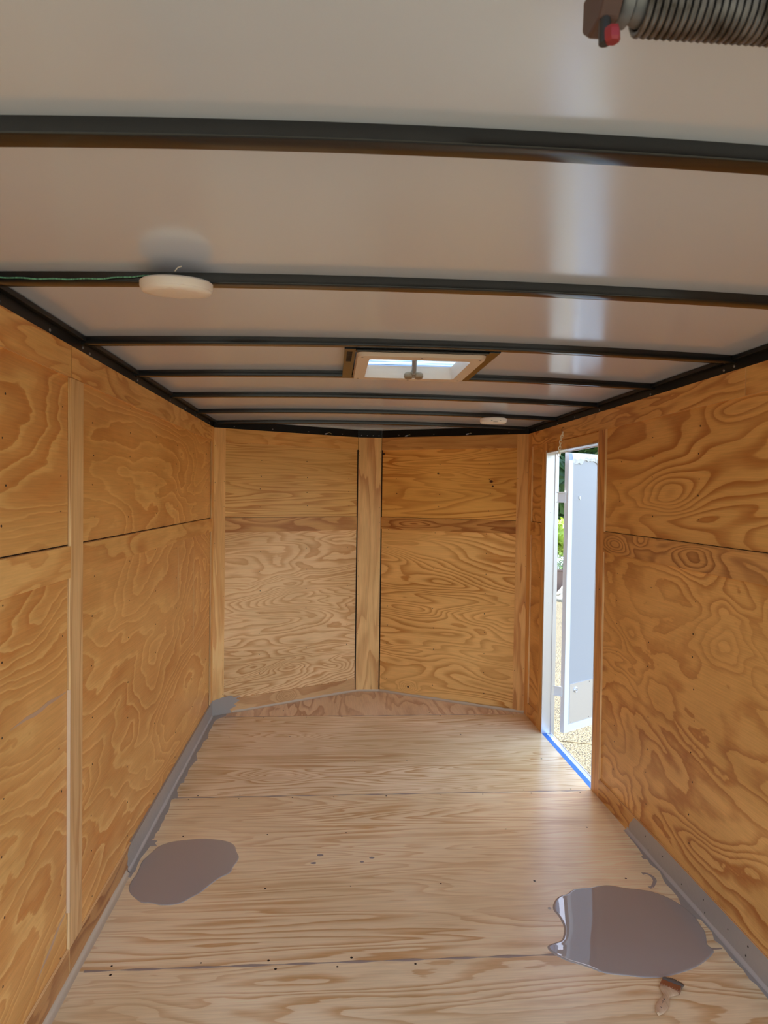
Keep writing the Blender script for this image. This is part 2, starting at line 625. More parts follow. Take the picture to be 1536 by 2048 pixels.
panel('lower_panel', W + R, W + 0.015, D1 + 0.01, YF + 0.02, 0.0, 1.281,
      ply('right_small_lower_ply', 'y', 'z', LWR, (200, 134, 68), 1.2, 2.4, 11, rough=0.4), wr, 'narrow lower panel between door and corner', -1, [4.3], 6)
b = MB()
b.box(W + R, W + 0.015, D0 - 0.02, D1 + 0.01, DZ, 1.85)
b.build('header_panel', [ply('header_ply', 'y', 'z', LWR, LDR, 1.4, 4.5, 9)], wr)
SCR = plain('pale_scrape', (224, 176, 118), 0.5)
for (ya, za, zb, w_) in ((2.77, 0.62, 0.40, 0.010), (2.78, 0.98, 0.88, 0.012), (2.70, 1.15, 0.97, 0.014)):
    pts = [(ya + random.uniform(-.004, .004), za + (zb - za) * i / 8) for i in range(9)]
    streak(pts, w_, W + R - 0.0003, wr, 'scrape_mark', SCR)
PALE = plain('pale_scrape_left', (226, 180, 122), 0.5)
for (ya, za, zb, w_) in ((3.58, 1.17, 0.86, 0.010), (3.98, 1.14, 0.55, 0.011)):
    pts = [(ya + random.uniform(-.005, .005), za + (zb - za) * i / 10) for i in range(11)]
    streak(pts, w_, -R, wl, 'scrape_mark', PALE)


# nose walls
class Seg:
    def __init__(s, A, B):
        s.A, s.B = Vector(A), Vector(B)
        s.d = (s.B - s.A)
        s.L = s.d.length
        s.d.normalize()
        s.n = Vector((s.d.y, -s.d.x))       # towards the rear

    def p(s, t, o):
        q = s.A + s.d * t + s.n * o
        return (q.x, q.y)

    def box(s, mb, t0, t1, o0, o1, z0, z1, mat=0, fmat=None):
        c = [s.p(t0, o1), s.p(t1, o1), s.p(t1, o0), s.p(t0, o0)]   # front edge first
        for k in range(4):
            a, d = c[k], c[(k + 1) % 4]
            mb.add([(*a, z0), (*d, z0), (*d, z1), (*a, z1)], [(0, 1, 2, 3)], (mat if fmat is None else fmat) if k == 0 else mat)
        mb.add([(*q, z1) for q in c], [(0, 1, 2, 3)], mat)
        mb.add([(*q, z0) for q in c], [(3, 2, 1, 0)], mat)


VL = Seg((0, YF), (NL, YN))
VC = Seg((NL, YN), (NR, YN))
VR = Seg((NR, YN), (W, YF))
b = MB()
VL.box(b, -0.05, VL.L, -0.06, -0.016, -0.10, 1.99)
VC.box(b, -0.01, VC.L + 0.01, -0.06, -0.016, -0.10, 1.99)
VR.box(b, 0, VR.L + 0.05, -0.06, -0.016, -0.10, 1.99)
VL.box(b, 0, VL.L, -0.016, -0.0152, 0, 1.86, 1)
VC.box(b, -0.01, VC.L + 0.01, -0.016, -0.0152, 0, 1.86, 1)
VR.box(b, 0, VR.L, -0.016, -0.0152, 0, 1.86, 1)
wf = b.build('wall_front', [SHELL, DARKGAP])
tag(wf, 'front wall of the trailer, two plywood faces meeting in a shallow V nose', 'wall', kind='structure')


def vpanel(name, S, t0, t1, z0, z1, mat, label, studs, nz):
    b = MB()
    S.box(b, t0, t1, -0.015, -R, z0, z1)
    pts = []
    for t in studs:
        for z in zz(z0 + 0.02, z1 - 0.02, nz):
            q = S.p(t + random.uniform(-.006, .006), -R)
            pts.append((q[0], q[1], z + random.uniform(-.012, .012)))
    screws(b, pts, (S.n.x, S.n.y, 0))
    o = b.build(name, [mat, DARK], wf)
    o['label'] = label


vst = [0.33, 0.68, 1.02]
vpanel('upper_panel', VL, 0, VL.L - 0.004, 1.283, 1.85, ply('nose_left_upper_ply', 'x', 'z', (252, 206, 130), (218, 152, 80), 0.55, 7.5, 18, 8, rough=0.4, wob=0.4),
       'upper plywood panel left of the centre board', vst, 5)
vpanel('lower_panel', VL, 0, VL.L - 0.004, 0.0, 1.281, ply('nose_left_lower_ply', 'x', 'z', (252, 212, 154), (220, 162, 102), 1.3, 5.0, 22, 0, rough=0.34, wob=0.6, plainness=0.2),
       'lower plywood panel left of the centre board', vst, 9)
vpanel('upper_panel', VR, 0.004, VR.L, 1.283, 1.85,
       ply('nose_right_upper_ply', 'x', 'z', (250, 190, 102), (208, 132, 56), 0.6, 5.0, 15, 10, rough=0.36, wob=0.25,
           knots=((1.55, 1.60, 0.07, -3.0, 2.8),), spots=((1.131, 1.743, 0.010, 1.0), (1.835, 1.545, 0.011, 1.1), (1.50, 1.60, 0.006, 1.3), (1.845, 1.512, 0.006, 1.2))),
       'upper plywood panel right of the centre board with dark knots', [0.12, 0.45, 0.82], 5)
vpanel('lower_panel', VR, 0.004, VR.L, 0.0, 1.281,
       ply('nose_right_lower_ply', 'x', 'z', (252, 198, 120), (206, 138, 66), 0.9, 3.8, 22, 0, rough=0.36, wob=0.4,
           knots=((1.50, 0.83, 0.10, 3.5, 3.0), (1.40, 0.57, 0.09, -3.0, 2.6), (1.32, 0.06, 0.035, 5.0, 1.5)), spots=((1.32, 0.06, 0.008, 1.0),)),
       'lower plywood panel right of the centre board', [0.06, 0.42, 0.80], 9)
b = MB()
VC.box(b, 0.006, VC.L - 0.006, -0.015, -R, 0, 1.85)
b.build('centre_backing', [EDGE], wf)

# ------------------------------------------------------------------ setting: battens (trim), baseboards
TN = [0]


def next_trim():
    TN[0] += 1
    return 'trim_%d' % TN[0]


def side_batten(side, y0, y1, z0, z1, mat, label, name=None, cat='batten', scr=()):
    b = MB()
    if side == 'L':
        b.box(-R, 0, y0, y1, z0, z1, 1, '+x', 0)
        xs, n = 0, (1, 0, 0)
    else:
        b.box(W, W + R, y0, y1, z0, z1, 1, '-x', 0)
        xs, n = W, (-1, 0, 0)
    screws(b, [(xs, y, z) for y, z in scr], n, 2)
    o = b.build(name or next_trim(), [mat, EDGEL, DARK])
    return tag(o, label, cat, kind='structure')


def v_batten(S, t0, t1, z0, z1, mat, label, name=None, cat='batten', nsc=0):
    b = MB()
    S.box(b, t0, t1, -R, 0, z0, z1, 1, 0)
    pts = []
    for i in range(nsc):
        for t in (t0 + 0.008, t1 - 0.008):
            q = S.p(t, 0)
            pts.append((q[0], q[1], z0 + (z1 - z0) * (i + random.uniform(0.1, 0.9)) / nsc))
    screws(b, pts, (S.n.x, S.n.y, 0), 2, 0.0016)
    o = b.build(name or next_trim(), [mat, EDGEL, DARK])
    return tag(o, label, cat, kind='structure')


def bm_h(n, l=LW, d=LD, K=8, knots=(), sv=7):
    return ply('batten_' + n, 'y', 'z', l, d, 1.4, sv, K, rough=0.38, knots=knots)


def bm_v(n, l=LW, d=LD, cross='y', K=7, sv=9):
    l = tuple(min(255, v + 6) for v in l); d = tuple(v + 14 for v in d)
    return ply('batten_' + n, 'z', cross, l, d, 0.8, sv, K, rough=0.38)


BH = 0.09
# left wall
side_batten('L', YR, 2.098, 1.77, ZT, bm_h('l_top_rear'), 'rear length of the flat plywood strip along the top of the left wall')
side_batten('L', 2.102, 4.50, 1.77, ZT, bm_h('l_top'), 'long flat plywood strip along the top of the left wall, forward length')
side_batten('L', YR, 2.10, 1.188, 1.28, bm_h('l_mid_rear'), 'mid-height strip on the left wall behind the upright batten')
side_batten('L', 2.20, 4.50, 1.198, 1.28, bm_h('l_mid', K=5), 'mid-height strip on the left wall from upright batten to corner board')
side_batten('L', 2.10, 2.20, BH, 1.768, bm_v('l_up', (232, 188, 128), (196, 140, 80), K=5, sv=14), 'upright pale batten on the left wall with straight striped grain')
side_batten('L', 4.50, YF, 0.02, ZT, bm_v('l_corner'), 'left-wall corner board where the left wall meets the nose')
side_batten('L', YR, 2.098, 0, BH, bm_h('l_base_rear', (206, 150, 90), (160, 100, 50)), 'rear length of plywood baseboard at the foot of the left wall', 'baseboard_left_rear', 'baseboard')
bl = side_batten('L', 2.102, 4.50, 0, BH, bm_h('l_base', (206, 150, 90), (150, 88, 44)), 'left wall baseboard, forward length, mostly painted grey', 'baseboard_left', 'baseboard')
# right wall
side_batten('R', YR, 2.128, 1.77, ZT, bm_h('r_top_rear', LWR, LDR), 'rear length of the strip along the top of the right wall')
side_batten('R', 2.132, 4.49, 1.77, ZT, bm_h('r_top', LWR, LDR, sv=8), 'long strip along the top of the right wall above the doorway')
side_batten('R', YR, 3.26, 1.185, 1.28, bm_h('r_mid', (224, 166, 98), (146, 82, 38), K=12, sv=5,
            knots=((2.42, 1.232, 0.045, -4, 3.2), (3.12, 1.232, 0.04, 4, 3.5), (2.85, 1.27, 0.04, 3, 2.0))),
            'mid-height strip on the right wall with eye-shaped dark knots')
side_batten('R', 3.26, D0, 0, 1.77, bm_v('r_jamb', (224, 162, 96), (172, 106, 54), K=9, sv=11), 'upright batten at the near side of the side doorway', scr=[(3.30, 0.5), (3.3, 1.0)])
side_batten('R', D1, 4.265, 0, 1.77, bm_v('r_far_jamb', LWR, LDR), 'upright batten at the far side of the side doorway')
side_batten('R', 4.265, 4.49, 1.198, 1.28, bm_h('r_mid_small', LWR, LDR), 'short mid-height strip between doorway and right corner')
side_batten('R', D0, D1, DZ, 1.763, bm_h('r_header', LWR, LDR), 'narrow plywood strip over the side doorway')
side_batten('R', 4.49, YF, 0.0, ZT, bm_v('r_corner', LWR, LDR), 'right-wall corner board where the right wall meets the nose')
br = side_batten('R', YR, 3.26, 0, BH, bm_h('r_base', LWR, LDR), 'right wall baseboard, rear length, painted grey up to near the doorway', 'baseboard_right', 'baseboard')
side_batten('R', 4.265, 4.49, 0, BH, bm_h('r_base_small', LWR, LDR), 'short baseboard between doorway and right corner', 'baseboard_right_front', 'baseboard')
# nose
v_batten(VL, 0, 0.078, 0.0, ZT, bm_v('vl_corner', (250, 202, 130), (216, 154, 86), 'x', 5), 'nose corner board at the left end of the front wall', nsc=9)
v_batten(VL, 0.078, VL.L - 0.002, 1.77, ZT, ply('vl_top', 'x', 'z', LW, LD, 1.4, 7, 7), 'strip along the top of the front wall, left half')
v_batten(VL, 0.078, VL.L - 0.006, 1.185, 1.28, ply('vl_mid', 'x', 'z', (226, 174, 108), (180, 116, 58), 1.3, 7, 9), 'mid-height strip on the front wall, left half')
vb = v_batten(VL, 0.078, VL.L - 0.006, 0, BH, ply('vl_base', 'x', 'z', (224, 178, 122), (190, 132, 80), 1.0, 4, 4, knots=((0.46, 0.05, 0.035, 5, 1.5),)),
              'baseboard under the left half of the front wall, grey paint at its left end', 'baseboard_front', 'baseboard')
v_batten(VC, 0.001, VC.L - 0.001, 0, ZT, bm_v('vc', (250, 202, 130), (210, 148, 82), 'x', 6, 6), 'broad upright centre board at the tip of the nose', nsc=16)
v_batten(VR, 0.002, VR.L - 0.078, 1.77, ZT, ply('vr_top', 'x', 'z', (220, 164, 96), (178, 112, 54), 1.4, 7, 7), 'strip along the top of the front wall, right half')
v_batten(VR, 0.002, VR.L - 0.078, 1.195, 1.28, ply('vr_mid', 'x', 'z', (220, 160, 90), (160, 92, 40), 1.2, 9, 9, 0, knots=((1.35, 1.238, 0.03, -3, 5),)),
         'mid-height strip on the front wall, right half, with dark flame grain')
v_batten(VR, VR.L - 0.078, VR.L, 0.0, ZT, bm_v('vr_corner', (236, 180, 108), (196, 130, 68), 'x', 5), 'nose corner board at the right end of the front wall', nsc=9)

# sealant bead on the near edge of the left upright batten
b = MB()
b.box(-R, 0.0005, 2.0955, 2.0995, 0.20, 0.86)
o = b.build('sealant_bead', plain('cream_sealant', (232, 200, 160), 0.4), bevel=0.001)
tag(o, 'cream line of sealant down the near edge of the left upright batten', 'sealant')


# caulk and grey paint along the wall feet
def fillet(pts2, nrm, r0, r1, mat, name, parent):
    """concave bead along a floor edge; pts2 run along the wall foot, nrm points into the room"""
    b = MB()
    rows = []
    for i, (p, n) in enumerate(zip(pts2, nrm)):
        r = random.uniform(r0, r1)
        row = []
        for k in range(5):
            a = math.pi / 2 * k / 4
            off = r * (1 - math.sin(a) * 0.85) - r * 0.15
            z = r * (1 - math.cos(a) * 0.85) - r * 0.15
            row.append((p[0] + n[0] * max(off, 0), p[1] + n[1] * max(off, 0), max(z, 0)))
        row[0] = (p[0] + n[0] * r, p[1] + n[1] * r, 0.0)
        row[-1] = (p[0], p[1], r)
        rows.append(row)
    for a, c in zip(rows[:-1], rows[1:]):
        for k in range(4):
            b.add([a[k], c[k], c[k + 1], a[k + 1]], [(0, 1, 2, 3)])
    o = b.build(name, mat, parent, smooth=True)
    return o


def line(a, c, n):
    return [(a[0] + (c[0] - a[0]) * i / n, a[1] + (c[1] - a[1]) * i / n) for i in range(n + 1)]


fillet(line((0, 2.69), (0, YF - 0.01), 40), [(1, 0)] * 41, 0.013, 0.017, CAULKG, 'painted_caulk', bl)
fillet(line((0, 1.2), (0, 2.68), 20), [(1, 0)] * 21, 0.016, 0.019, CAULK, 'caulk', bl)
fillet(line((W, 0.9), (W, 2.93), 30), [(-1, 0)] * 31, 0.014, 0.018, CAULKG, 'painted_caulk', br)
fillet([VL.p(VL.L * i / 24, 0) for i in range(3, 25)], [(VL.n.x, VL.n.y)] * 22, 0.011, 0.015, CAULK, 'caulk', vb)
fillet(line((NL, YN), (NR, YN), 4), [(0, -1)] * 5, 0.012, 0.014, CAULK, 'caulk', wf)
fillet([VR.p(VR.L * i / 24, 0) for i in range(25)], [(VR.n.x, VR.n.y)] * 25, 0.012, 0.018, CAULK, 'caulk', wf)


def slab(poly, z0, z1, mat, name, parent=None):
    b = MB()
    b.prism(poly, z0, z1)
    return b.build(name, mat, parent)


BL = [(0.0876, 4.5725), (0.0414, 4.4963), (0.032, 4.45), (0.036, 4.33), (0.033, 4.2553), (0.0466, 4.153), (0.030, 4.0981), (0.0349, 3.9904), (0.0282, 3.9519), (0.0258, 3.9048), (0.0493, 3.8152), (0.0384, 3.7802), (0.0282, 3.6782), (0.0371, 3.6125), (0.0316, 3.5705), (0.0397, 3.5188), (0.0254, 3.5094), (0.0238, 3.4306), (0.0409, 3.373), (0.0446, 3.3452), (0.0215, 3.319), (0.0359, 3.1969), (0.0306, 3.1559), (0.0364, 3.1155), (0.0331, 3.0842), (0.0371, 3.0231), (0.0303, 2.9938), (0.0342, 2.9504), (0.0258, 2.9356), (0.0359, 2.9332), (0.0531, 2.9283), (0.048, 2.9077), (0.0612, 2.8865), (0.034, 2.8837), (0.0316, 2.8543), (0.0254, 2.8152), (0.0217, 2.7836), (0.0231, 2.7399), (0.0267, 2.7035), (0.0224, 2.6742), (0.0227, 2.6511), (0.0166, 2.6514)]
poly = [(0.001, 2.66)] + BL[::-1] + [(0.0876, 4.6165), (0.001, 4.566)]
slab(poly, 0.0, 0.0008, SATIN, 'floor_paint', bl)
# vertical coat on the left baseboard with a brushed end
top = [(4.50, BH + 0.0005)] + [(4.50 - 1.76 * i / 30, BH + 0.0005) for i in range(1, 30)]
end = [(2.74, BH + .0005), (2.70, 0.082), (2.688, 0.066), (2.694, 0.05), (2.685, 0.03), (2.70, 0.012), (2.69, 0.0)]
poly = top + end + [(4.50, 0.0)]
b = MB()
n = len(poly)
b.add([(0.0008, p[0], p[1]) for p in poly], [tuple(range(n))])
for i in range(n):
    j = (i + 1) % n
    b.add([(0, *poly[i]), (0, *poly[j]), (0.0008, *poly[j]), (0.0008, *poly[i])], [(0, 1, 2, 3)])
b.add([(-0.008, 2.74, BH + .0005), (0.0008, 2.74, BH + .0005), (0.0008, 4.5, BH + .0005), (-0.008, 4.5, BH + .0005)], [(0, 1, 2, 3)])
b.build('paint_coat', SATIN, bl)
# coat that turns the corner on to the nose
b = MB()
b.box(0.0, 0.0008, 4.50, YF, 0, 0.098)
rag = [(0.0, 0.098), (0.078, 0.112), (0.13, 0.115), (0.15, 0.10), (0.20, 0.102), (0.16, 0.088), (0.19, 0.075), (0.15, 0.055), (0.165, 0.04), (0.12, 0.025), (0.135, 0.0), (0.0, 0.0)]
b.add([(*VL.p(t, 0.0008), z) for t, z in rag], [tuple(range(len(rag)))])
b.build('corner_paint_coat', SATIN, vb)

BR = [(2.025, 2.7147), (2.0147, 2.7064), (2.014, 2.6905), (2.0293, 2.6812), (2.0235, 2.6478), (2.0319, 2.6179), (2.0367, 2.5946), (2.0307, 2.5666), (2.0228, 2.5338), (2.019, 2.5069), (2.0223, 2.4646), (2.0222, 2.4288), (2.0192, 2.4089), (2.0081, 2.3723), (2.0224, 2.2904), (2.0337, 2.2853), (2.0339, 2.2499), (2.0353, 2.2152), (2.0192, 2.1746), (2.0295, 2.1457), (2.0245, 2.0877), (2.0299, 2.0284), (2.0242, 1.9865), (2.0309, 1.9656), (2.0301, 1.9283), (2.02, 1.6), (2.025, 1.1)]
slab([(W - 0.001, 2.93), (2.036, 2.86), (2.032, 2.78)] + BR + [(W - 0.001, 1.1)], 0.0, 0.0008, SATIN, 'floor_paint', br)
poly = [(0.9, BH + .0005), (2.82, BH + .0005), (2.86, 0.085), (2.885, 0.06), (2.905, 0.04), (2.91, 0.015), (2.90, 0.0), (0.9, 0.0)]
n = len(poly)
b = MB()
b.add([(W - 0.0008, p[0], p[1]) for p in poly], [tuple(range(n))])
for i in range(n):
    j = (i + 1) % n
    b.add([(W, *poly[i]), (W, *poly[j]), (W - 0.0008, *poly[j]), (W - 0.0008, *poly[i])], [(0, 1, 2, 3)])
screws(b, [(W - 0.0008, y, z) for y, z in ((2.75, .06), (2.72, .02), (2.60, .055), (2.45, .03), (2.3, .06), (2.29, .02), (2.15, .05), (2.05, .03), (2.04, .065))], (-1, 0, 0), 1)
b.build('paint_coat', [SATIN, DARK], br)

# ------------------------------------------------------------------ setting: ceiling skin and roof
VX0, VX1, VY0, VY1 = 0.858, 1.222, 2.275, 2.665
xs = sorted([-0.016 + (W + 0.032) * i / 32 for i in range(33)] + [VX0, VX1])
ysl = sorted([YR - 0.02, 0.93, 1.59, 2.20, 2.79, 3.37, 4.01, 4.60, YN + 0.05, VY0, VY1])
b = MB()
for i in range(len(xs) - 1):
    for j in range(len(ysl) - 1):
        if xs[i] >= VX0 - 1e-6 and xs[i + 1] <= VX1 + 1e-6 and ysl[j] >= VY0 - 1e-6 and ysl[j + 1] <= VY1 + 1e-6:
            continue
        a, c, d, e = xs[i], xs[i + 1], ysl[j], ysl[j + 1]
        b.add([(a, d, ceil_z(a, d)), (a, e, ceil_z(a, e)), (c, e, ceil_z(c, e)), (c, d, ceil_z(c, d))], [(0, 1, 2, 3)])
        b.add([(a, d, ceil_z(a) + 0.03), (c, d, ceil_z(c) + 0.03), (c, e, ceil_z(c) + 0.03), (a, e, ceil_z(a) + 0.03)], [(0, 1, 2, 3)])
for (x0, x1_, y0, y1_) in ((VX0 - .004, VX0, VY0, VY1), (VX1, VX1 + .004, VY0, VY1), (VX0, VX1, VY0 - .004, VY0), (VX0, VX1, VY1, VY1 + .004)):
    b.box(x0, x1_, y0, y1_, 1.918, 1.985)
for (x0, x1_, y0, y1_) in ((-.06, VX0, YR, YN + .1), (VX1, W + .06, YR, YN + .1), (VX0, VX1, YR, VY0), (VX0, VX1, VY1, YN + .1)):
    b.box(x0, x1_, y0, y1_, 1.965, 1.985)
ce = b.build('ceiling', [CEIL], smooth=30, fix=False)
tag(ce, 'smooth pale grey metal roof skin, gently crowned, between black beams', 'ceiling', kind='structure')

# black steel rails round the top
for side, lab in (('L', 'black steel rail along the top of the left wall'), ('R', 'black steel rail along the top of the right wall')):
    b = MB()
    x0, x1_ = (-0.05, -0.004) if side == 'L' else (W + 0.004, W + 0.05)
    b.box(x0, x1_, YR, YF + 0.01, ZT + 0.0005, 1.895)
    xi = -0.004 if side == 'L' else W + 0.004
    s = 1 if side == 'L' else -1
    b.box(min(xi, xi + s * 0.016), max(xi, xi + s * 0.016), YR, YF, 1.892, 1.905)
    for y in (0.93, 1.66, 1.95, 2.20, 2.26, 2.80, 3.35, 3.7, 3.99, 4.4):
        b.lathe([(0.0055, 0), (0.005, 0.003), (0.002, 0.004)], 8, (xi, y, 1.872 + random.uniform(-.004, .004)), (s, 0, 0), 1)
    tag(b.build(next_trim(), [BLACKM, SCREW], bevel=0.0015), lab, 'rail', kind='structure')
for S, lab in ((VL, 'black steel rail over the left half of the front wall'), (VC, 'short black steel rail over the centre board'),
               (VR, 'black steel rail over the right half of the front wall')):
    b = MB()
    S.box(b, 0, S.L, -0.05, -0.003, ZT + 0.0005, 1.913)
    for i in range(4):
        t = S.L * (i + 0.5) / 4
        q = S.p(t, -0.003)
        b.lathe([(0.004, 0), (0.0036, 0.003), (0.002, 0.004)], 8, (q[0], q[1], 1.875), (S.n.x, S.n.y, 0), 1)
    tag(b.build(next_trim(), [BLACKM, SCREW], bevel=0.0015), lab, 'rail', kind='structure')

# rear frame (behind the top of the picture, carries the spring)
b = MB()
b.box(-0.05, W + 0.05, YR - 0.05, YR, 1.895, 1.985)
b.box(-0.06, -0.016, YR - 0.05, YR, -0.1, 1.985)
b.box(W + 0.016, W + 0.06, YR - 0.05, YR, -0.1, 1.985)
tag(b.build(next_trim(), [BLACK]), 'black steel rear door frame of the trailer', 'frame', kind='structure')

# ------------------------------------------------------------------ roof beams (each a thing)
BY = [0.927, 1.570, 2.187, 2.762, 3.350, 3.990, 4.584]
blabs = ['black roof beam nearest the camera, under the coil spring', 'black roof beam carrying the near round light and green wire',
         'black roof beam at the near edge of the roof vent', 'black roof beam at the far edge of the roof vent',
         'black roof beam next after the roof vent', 'black roof beam carrying the far round light',
         'farthest black roof beam, just before the nose']
for y, lab in zip(BY, blabs):
    b = MB()
    N = 40
    x0, x1_ = -0.004, W + 0.004
    dep, hh, rr = 0.038, 0.023, 0.0035
    prof = [(0, 0), (dep, 0), (dep, -hh + rr)]
    for k in range(4):
        a = math.pi / 2 * k / 3
        prof.append((dep - rr + rr * math.cos(a), -hh + rr - rr * math.sin(a)))
    for k in range(4):
        a = math.pi / 2 * k / 3
        prof.append((rr - rr * math.sin(a), -hh + rr - rr * math.cos(a)))
    n = len(prof)
    ring = []
    for i in range(N + 1):
        x = x0 + (x1_ - x0) * i / N
        z = ceil_z(x, y)
        ring.append([(x, y + p, z + q) for p, q in prof])
    for A, B_ in zip(ring[:-1], ring[1:]):
        for k in range(n):
            k2 = (k + 1) % n
            b.add([A[k], A[k2], B_[k2], B_[k]], [(0, 1, 2, 3)])
    b.add(ring[0], [tuple(range(n))])
    b.add(ring[-1], [tuple(range(n))[::-1]])
    o = b.build('roof_beam', [BLACK], smooth=50)
    tag(o, lab, 'beam', 'black steel beams across the roof')

# ------------------------------------------------------------------ roof vent
PLAS = plain('beige_white_plastic', (232, 218, 202), 0.4)
vent = empty('roof_vent', (1.04, 2.47, 1.89), 'square beige-framed roof vent with clear lid, between two black beams', 'roof vent')


def rrect(x0, x1, y0, y1, r, n=6):
    out = []
    for (cx_, cy_, a0) in ((x1 - r, y1 - r, 0), (x0 + r, y1 - r, 90), (x0 + r, y0 + r, 180), (x1 - r, y0 + r, 270)):
        for k in range(n + 1):
            a = math.radians(a0 + 90 * k / n)
            out.append((cx_ + r * math.cos(a), cy_ + r * math.sin(a)))
    return out


b = MB()
outer = rrect(0.833, 1.247, 2.248, 2.702, 0.022)
inner = rrect(0.872, 1.208, 2.300, 2.655, 0.015)
outer2 = rrect(0.829, 1.251, 2.244, 2.706, 0.024)
inner2 = rrect(0.880, 1.200, 2.312, 2.645, 0.012)
n = len(outer)
Z0, Z1 = 1.884, 1.896
for i in range(n):
    j = (i + 1) % n
    b.add([(*outer[i], Z0), (*outer[j], Z0), (*inner[j], Z0), (*inner[i], Z0)], [(0, 1, 2, 3)])
    b.add([(*outer[i], Z0), (*outer[j], Z0), (*outer2[j], Z1), (*outer2[i], Z1)], [(0, 1, 2, 3)])
    b.add([(*inner[i], Z0), (*inner[j], Z0), (*inner2[j], Z0 + 0.045), (*inner2[i], Z0 + 0.045)], [(0, 1, 2, 3)])
    b.add([(*outer2[i], Z1), (*outer2[j], Z1), (*inner2[j], Z0 + 0.045), (*inner2[i], Z0 + 0.045)], [(0, 1, 2, 3)])
fr = b.build('vent_frame', [PLAS], vent, smooth=40)
for (x, y) in ((0.848, 2.27), (1.232, 2.27), (0.848, 2.68), (1.232, 2.68), (1.04, 2.262), (1.04, 2.69)):
    b = MB()
    b.lathe([(0.004, 0), (0.003, 0.0012)], 8, (x, y, Z0), (0, 0, -1))
    b.build('frame_screw', [SCREW], vent)
LID = NT('translucent_lid')
LID.t.nodes.remove(LID.b)
tr = LID.n('ShaderNodeBsdfTranslucent'); tr.inputs[0].default_value = s2l((226, 238, 240))
df = LID.n('ShaderNodeBsdfDiffuse'); df.inputs[0].default_value = s2l((226, 238, 240))
P = LID.pos()
nz = LID.noise(LID.comb(LID.math('MULTIPLY', P[0], 6.0), LID.math('MULTIPLY', P[1], 34.0), 0.0), 1.0, 3.0)
LID.l(LID.ramp(nz, [(0.35, s2l((150, 170, 180))), (0.6, s2l((205, 216, 220)))]), tr.inputs[0])
mx = LID.n('ShaderNodeMixShader'); mx.inputs[0].default_value = 0.3
LID.l(tr.outputs[0], mx.inputs[1]); LID.l(df.outputs[0], mx.inputs[2])
LID.l(mx.outputs[0], LID.t.nodes['Material Output'].inputs[0])
b = MB()
b.box(0.866, 1.214, 2.284, 2.656, 1.932, 1.935)
b.build('vent_lid', [LID.m], vent)
b = MB()
b.box(1.030, 1.056, 2.34, 2.52, 1.926, 1.9315)
b.tube([(1.043, 2.50, 1.928), (1.048, 2.54, 1.920), (1.052, 2.585, 1.900)], 0.009, 10)
b.build('lift_arm', [plain('grey_plastic', (150, 152, 152), 0.5)], vent, smooth=40)
b = MB()
b.lathe([(0.010, 0), (0.012, 0.010), (0.012, 0.018)], 16, (1.052, 2.60, 1.902), (0, -0.2, -1))
for s in (-1, 1):
    b.lathe([(0.014, 0), (0.017, 0.004), (0.017, 0.014), (0.013, 0.019)], 18, (1.052 + s * 0.019, 2.60, 1.894), (0, -0.2, -1))
b.box(1.027, 1.077, 2.592, 2.606, 1.878, 1.888)
b.build('crank_knob', [plain('tan_plastic', (150, 128, 100), 0.5)], vent, smooth=40)
for x0, x1_ in ((0.790, 0.826), (1.254, 1.290)):
    b = MB()
    b.box(x0, x1_, 2.225, 2.762, 1.900, 1.926)
    if x0 < 1:
        for k in range(14):
            b.box(x0 + 0.008, x0 + 0.026, 2.27 + k * 0.012, 2.274 + k * 0.012, 1.8992, 1.9000, 1)
    b.build('vent_surround_tube', [BLACK, DARK], vent, bevel=0.002)
for y0, y1_ in ((2.232, 2.262), (2.690, 2.715)):  # black cross pieces added to cover the light leak above the vent frame
    b = MB()
    b.box(0.826, 1.254, y0, y1_, 1.897, 1.924)
    b.build('vent_surround_tube', [BLACK], vent, bevel=0.002)

# ------------------------------------------------------------------ ceiling lights
LENS = plain('white_light_lens', (255, 248, 244), 0.35)
LENS.node_tree.nodes['Principled BSDF'].inputs['Subsurface Weight'].default_value = 0.2
LENS.node_tree.nodes['Principled BSDF'].inputs['Subsurface Radius'].default_value = (0.01, 0.008, 0.006)


def dome(loc, rad, tilt, label, switch_col):
    root = empty('dome_light', loc, label, 'ceiling light', 'round white ceiling lights')
    q = Matrix.Rotation(tilt, 3, 'X')
    ax = q @ Vector((0, 0, -1))
    b = MB()
    b.lathe([(rad * 0.93, -0.004), (rad, 0.0), (rad, 0.010), (rad * 0.985, 0.014)], 56, loc, ax)
    b.build('housing', [LENS], root, smooth=40)
    b = MB()
    prof = [(rad * 0.98, 0.012), (rad * 0.965, 0.017), (rad * 0.93, 0.0205), (rad * 0.7, 0.0225), (rad * 0.3, 0.0235), (0.001, 0.0238)]
    b.lathe(prof, 56, loc, ax)
    b.build('lens', [LENS], root, smooth=True)
    b = MB()
    c = Vector(loc) + q @ Vector((0.0, -rad * 0.86, -0.0165))
    b.add([tuple(Vector(c) + q @ Vector(v)) for v in ((-0.030, -0.006, 0.003), (0.030, -0.006, 0.003), (0.012, 0.004, -0.006), (-0.012, 0.004, -0.006),
           (0, -0.004, -0.004), (-0.02, 0.02, -0.004), (0.02, 0.02, -0.004))],
          [(0, 4, 3), (0, 1, 4), (1, 2, 4), (4, 2, 3), (3, 2, 6, 5), (0, 3, 5), (1, 6, 2)])
    b.build('rocker_switch', [switch_col], root, smooth=False)
    return root


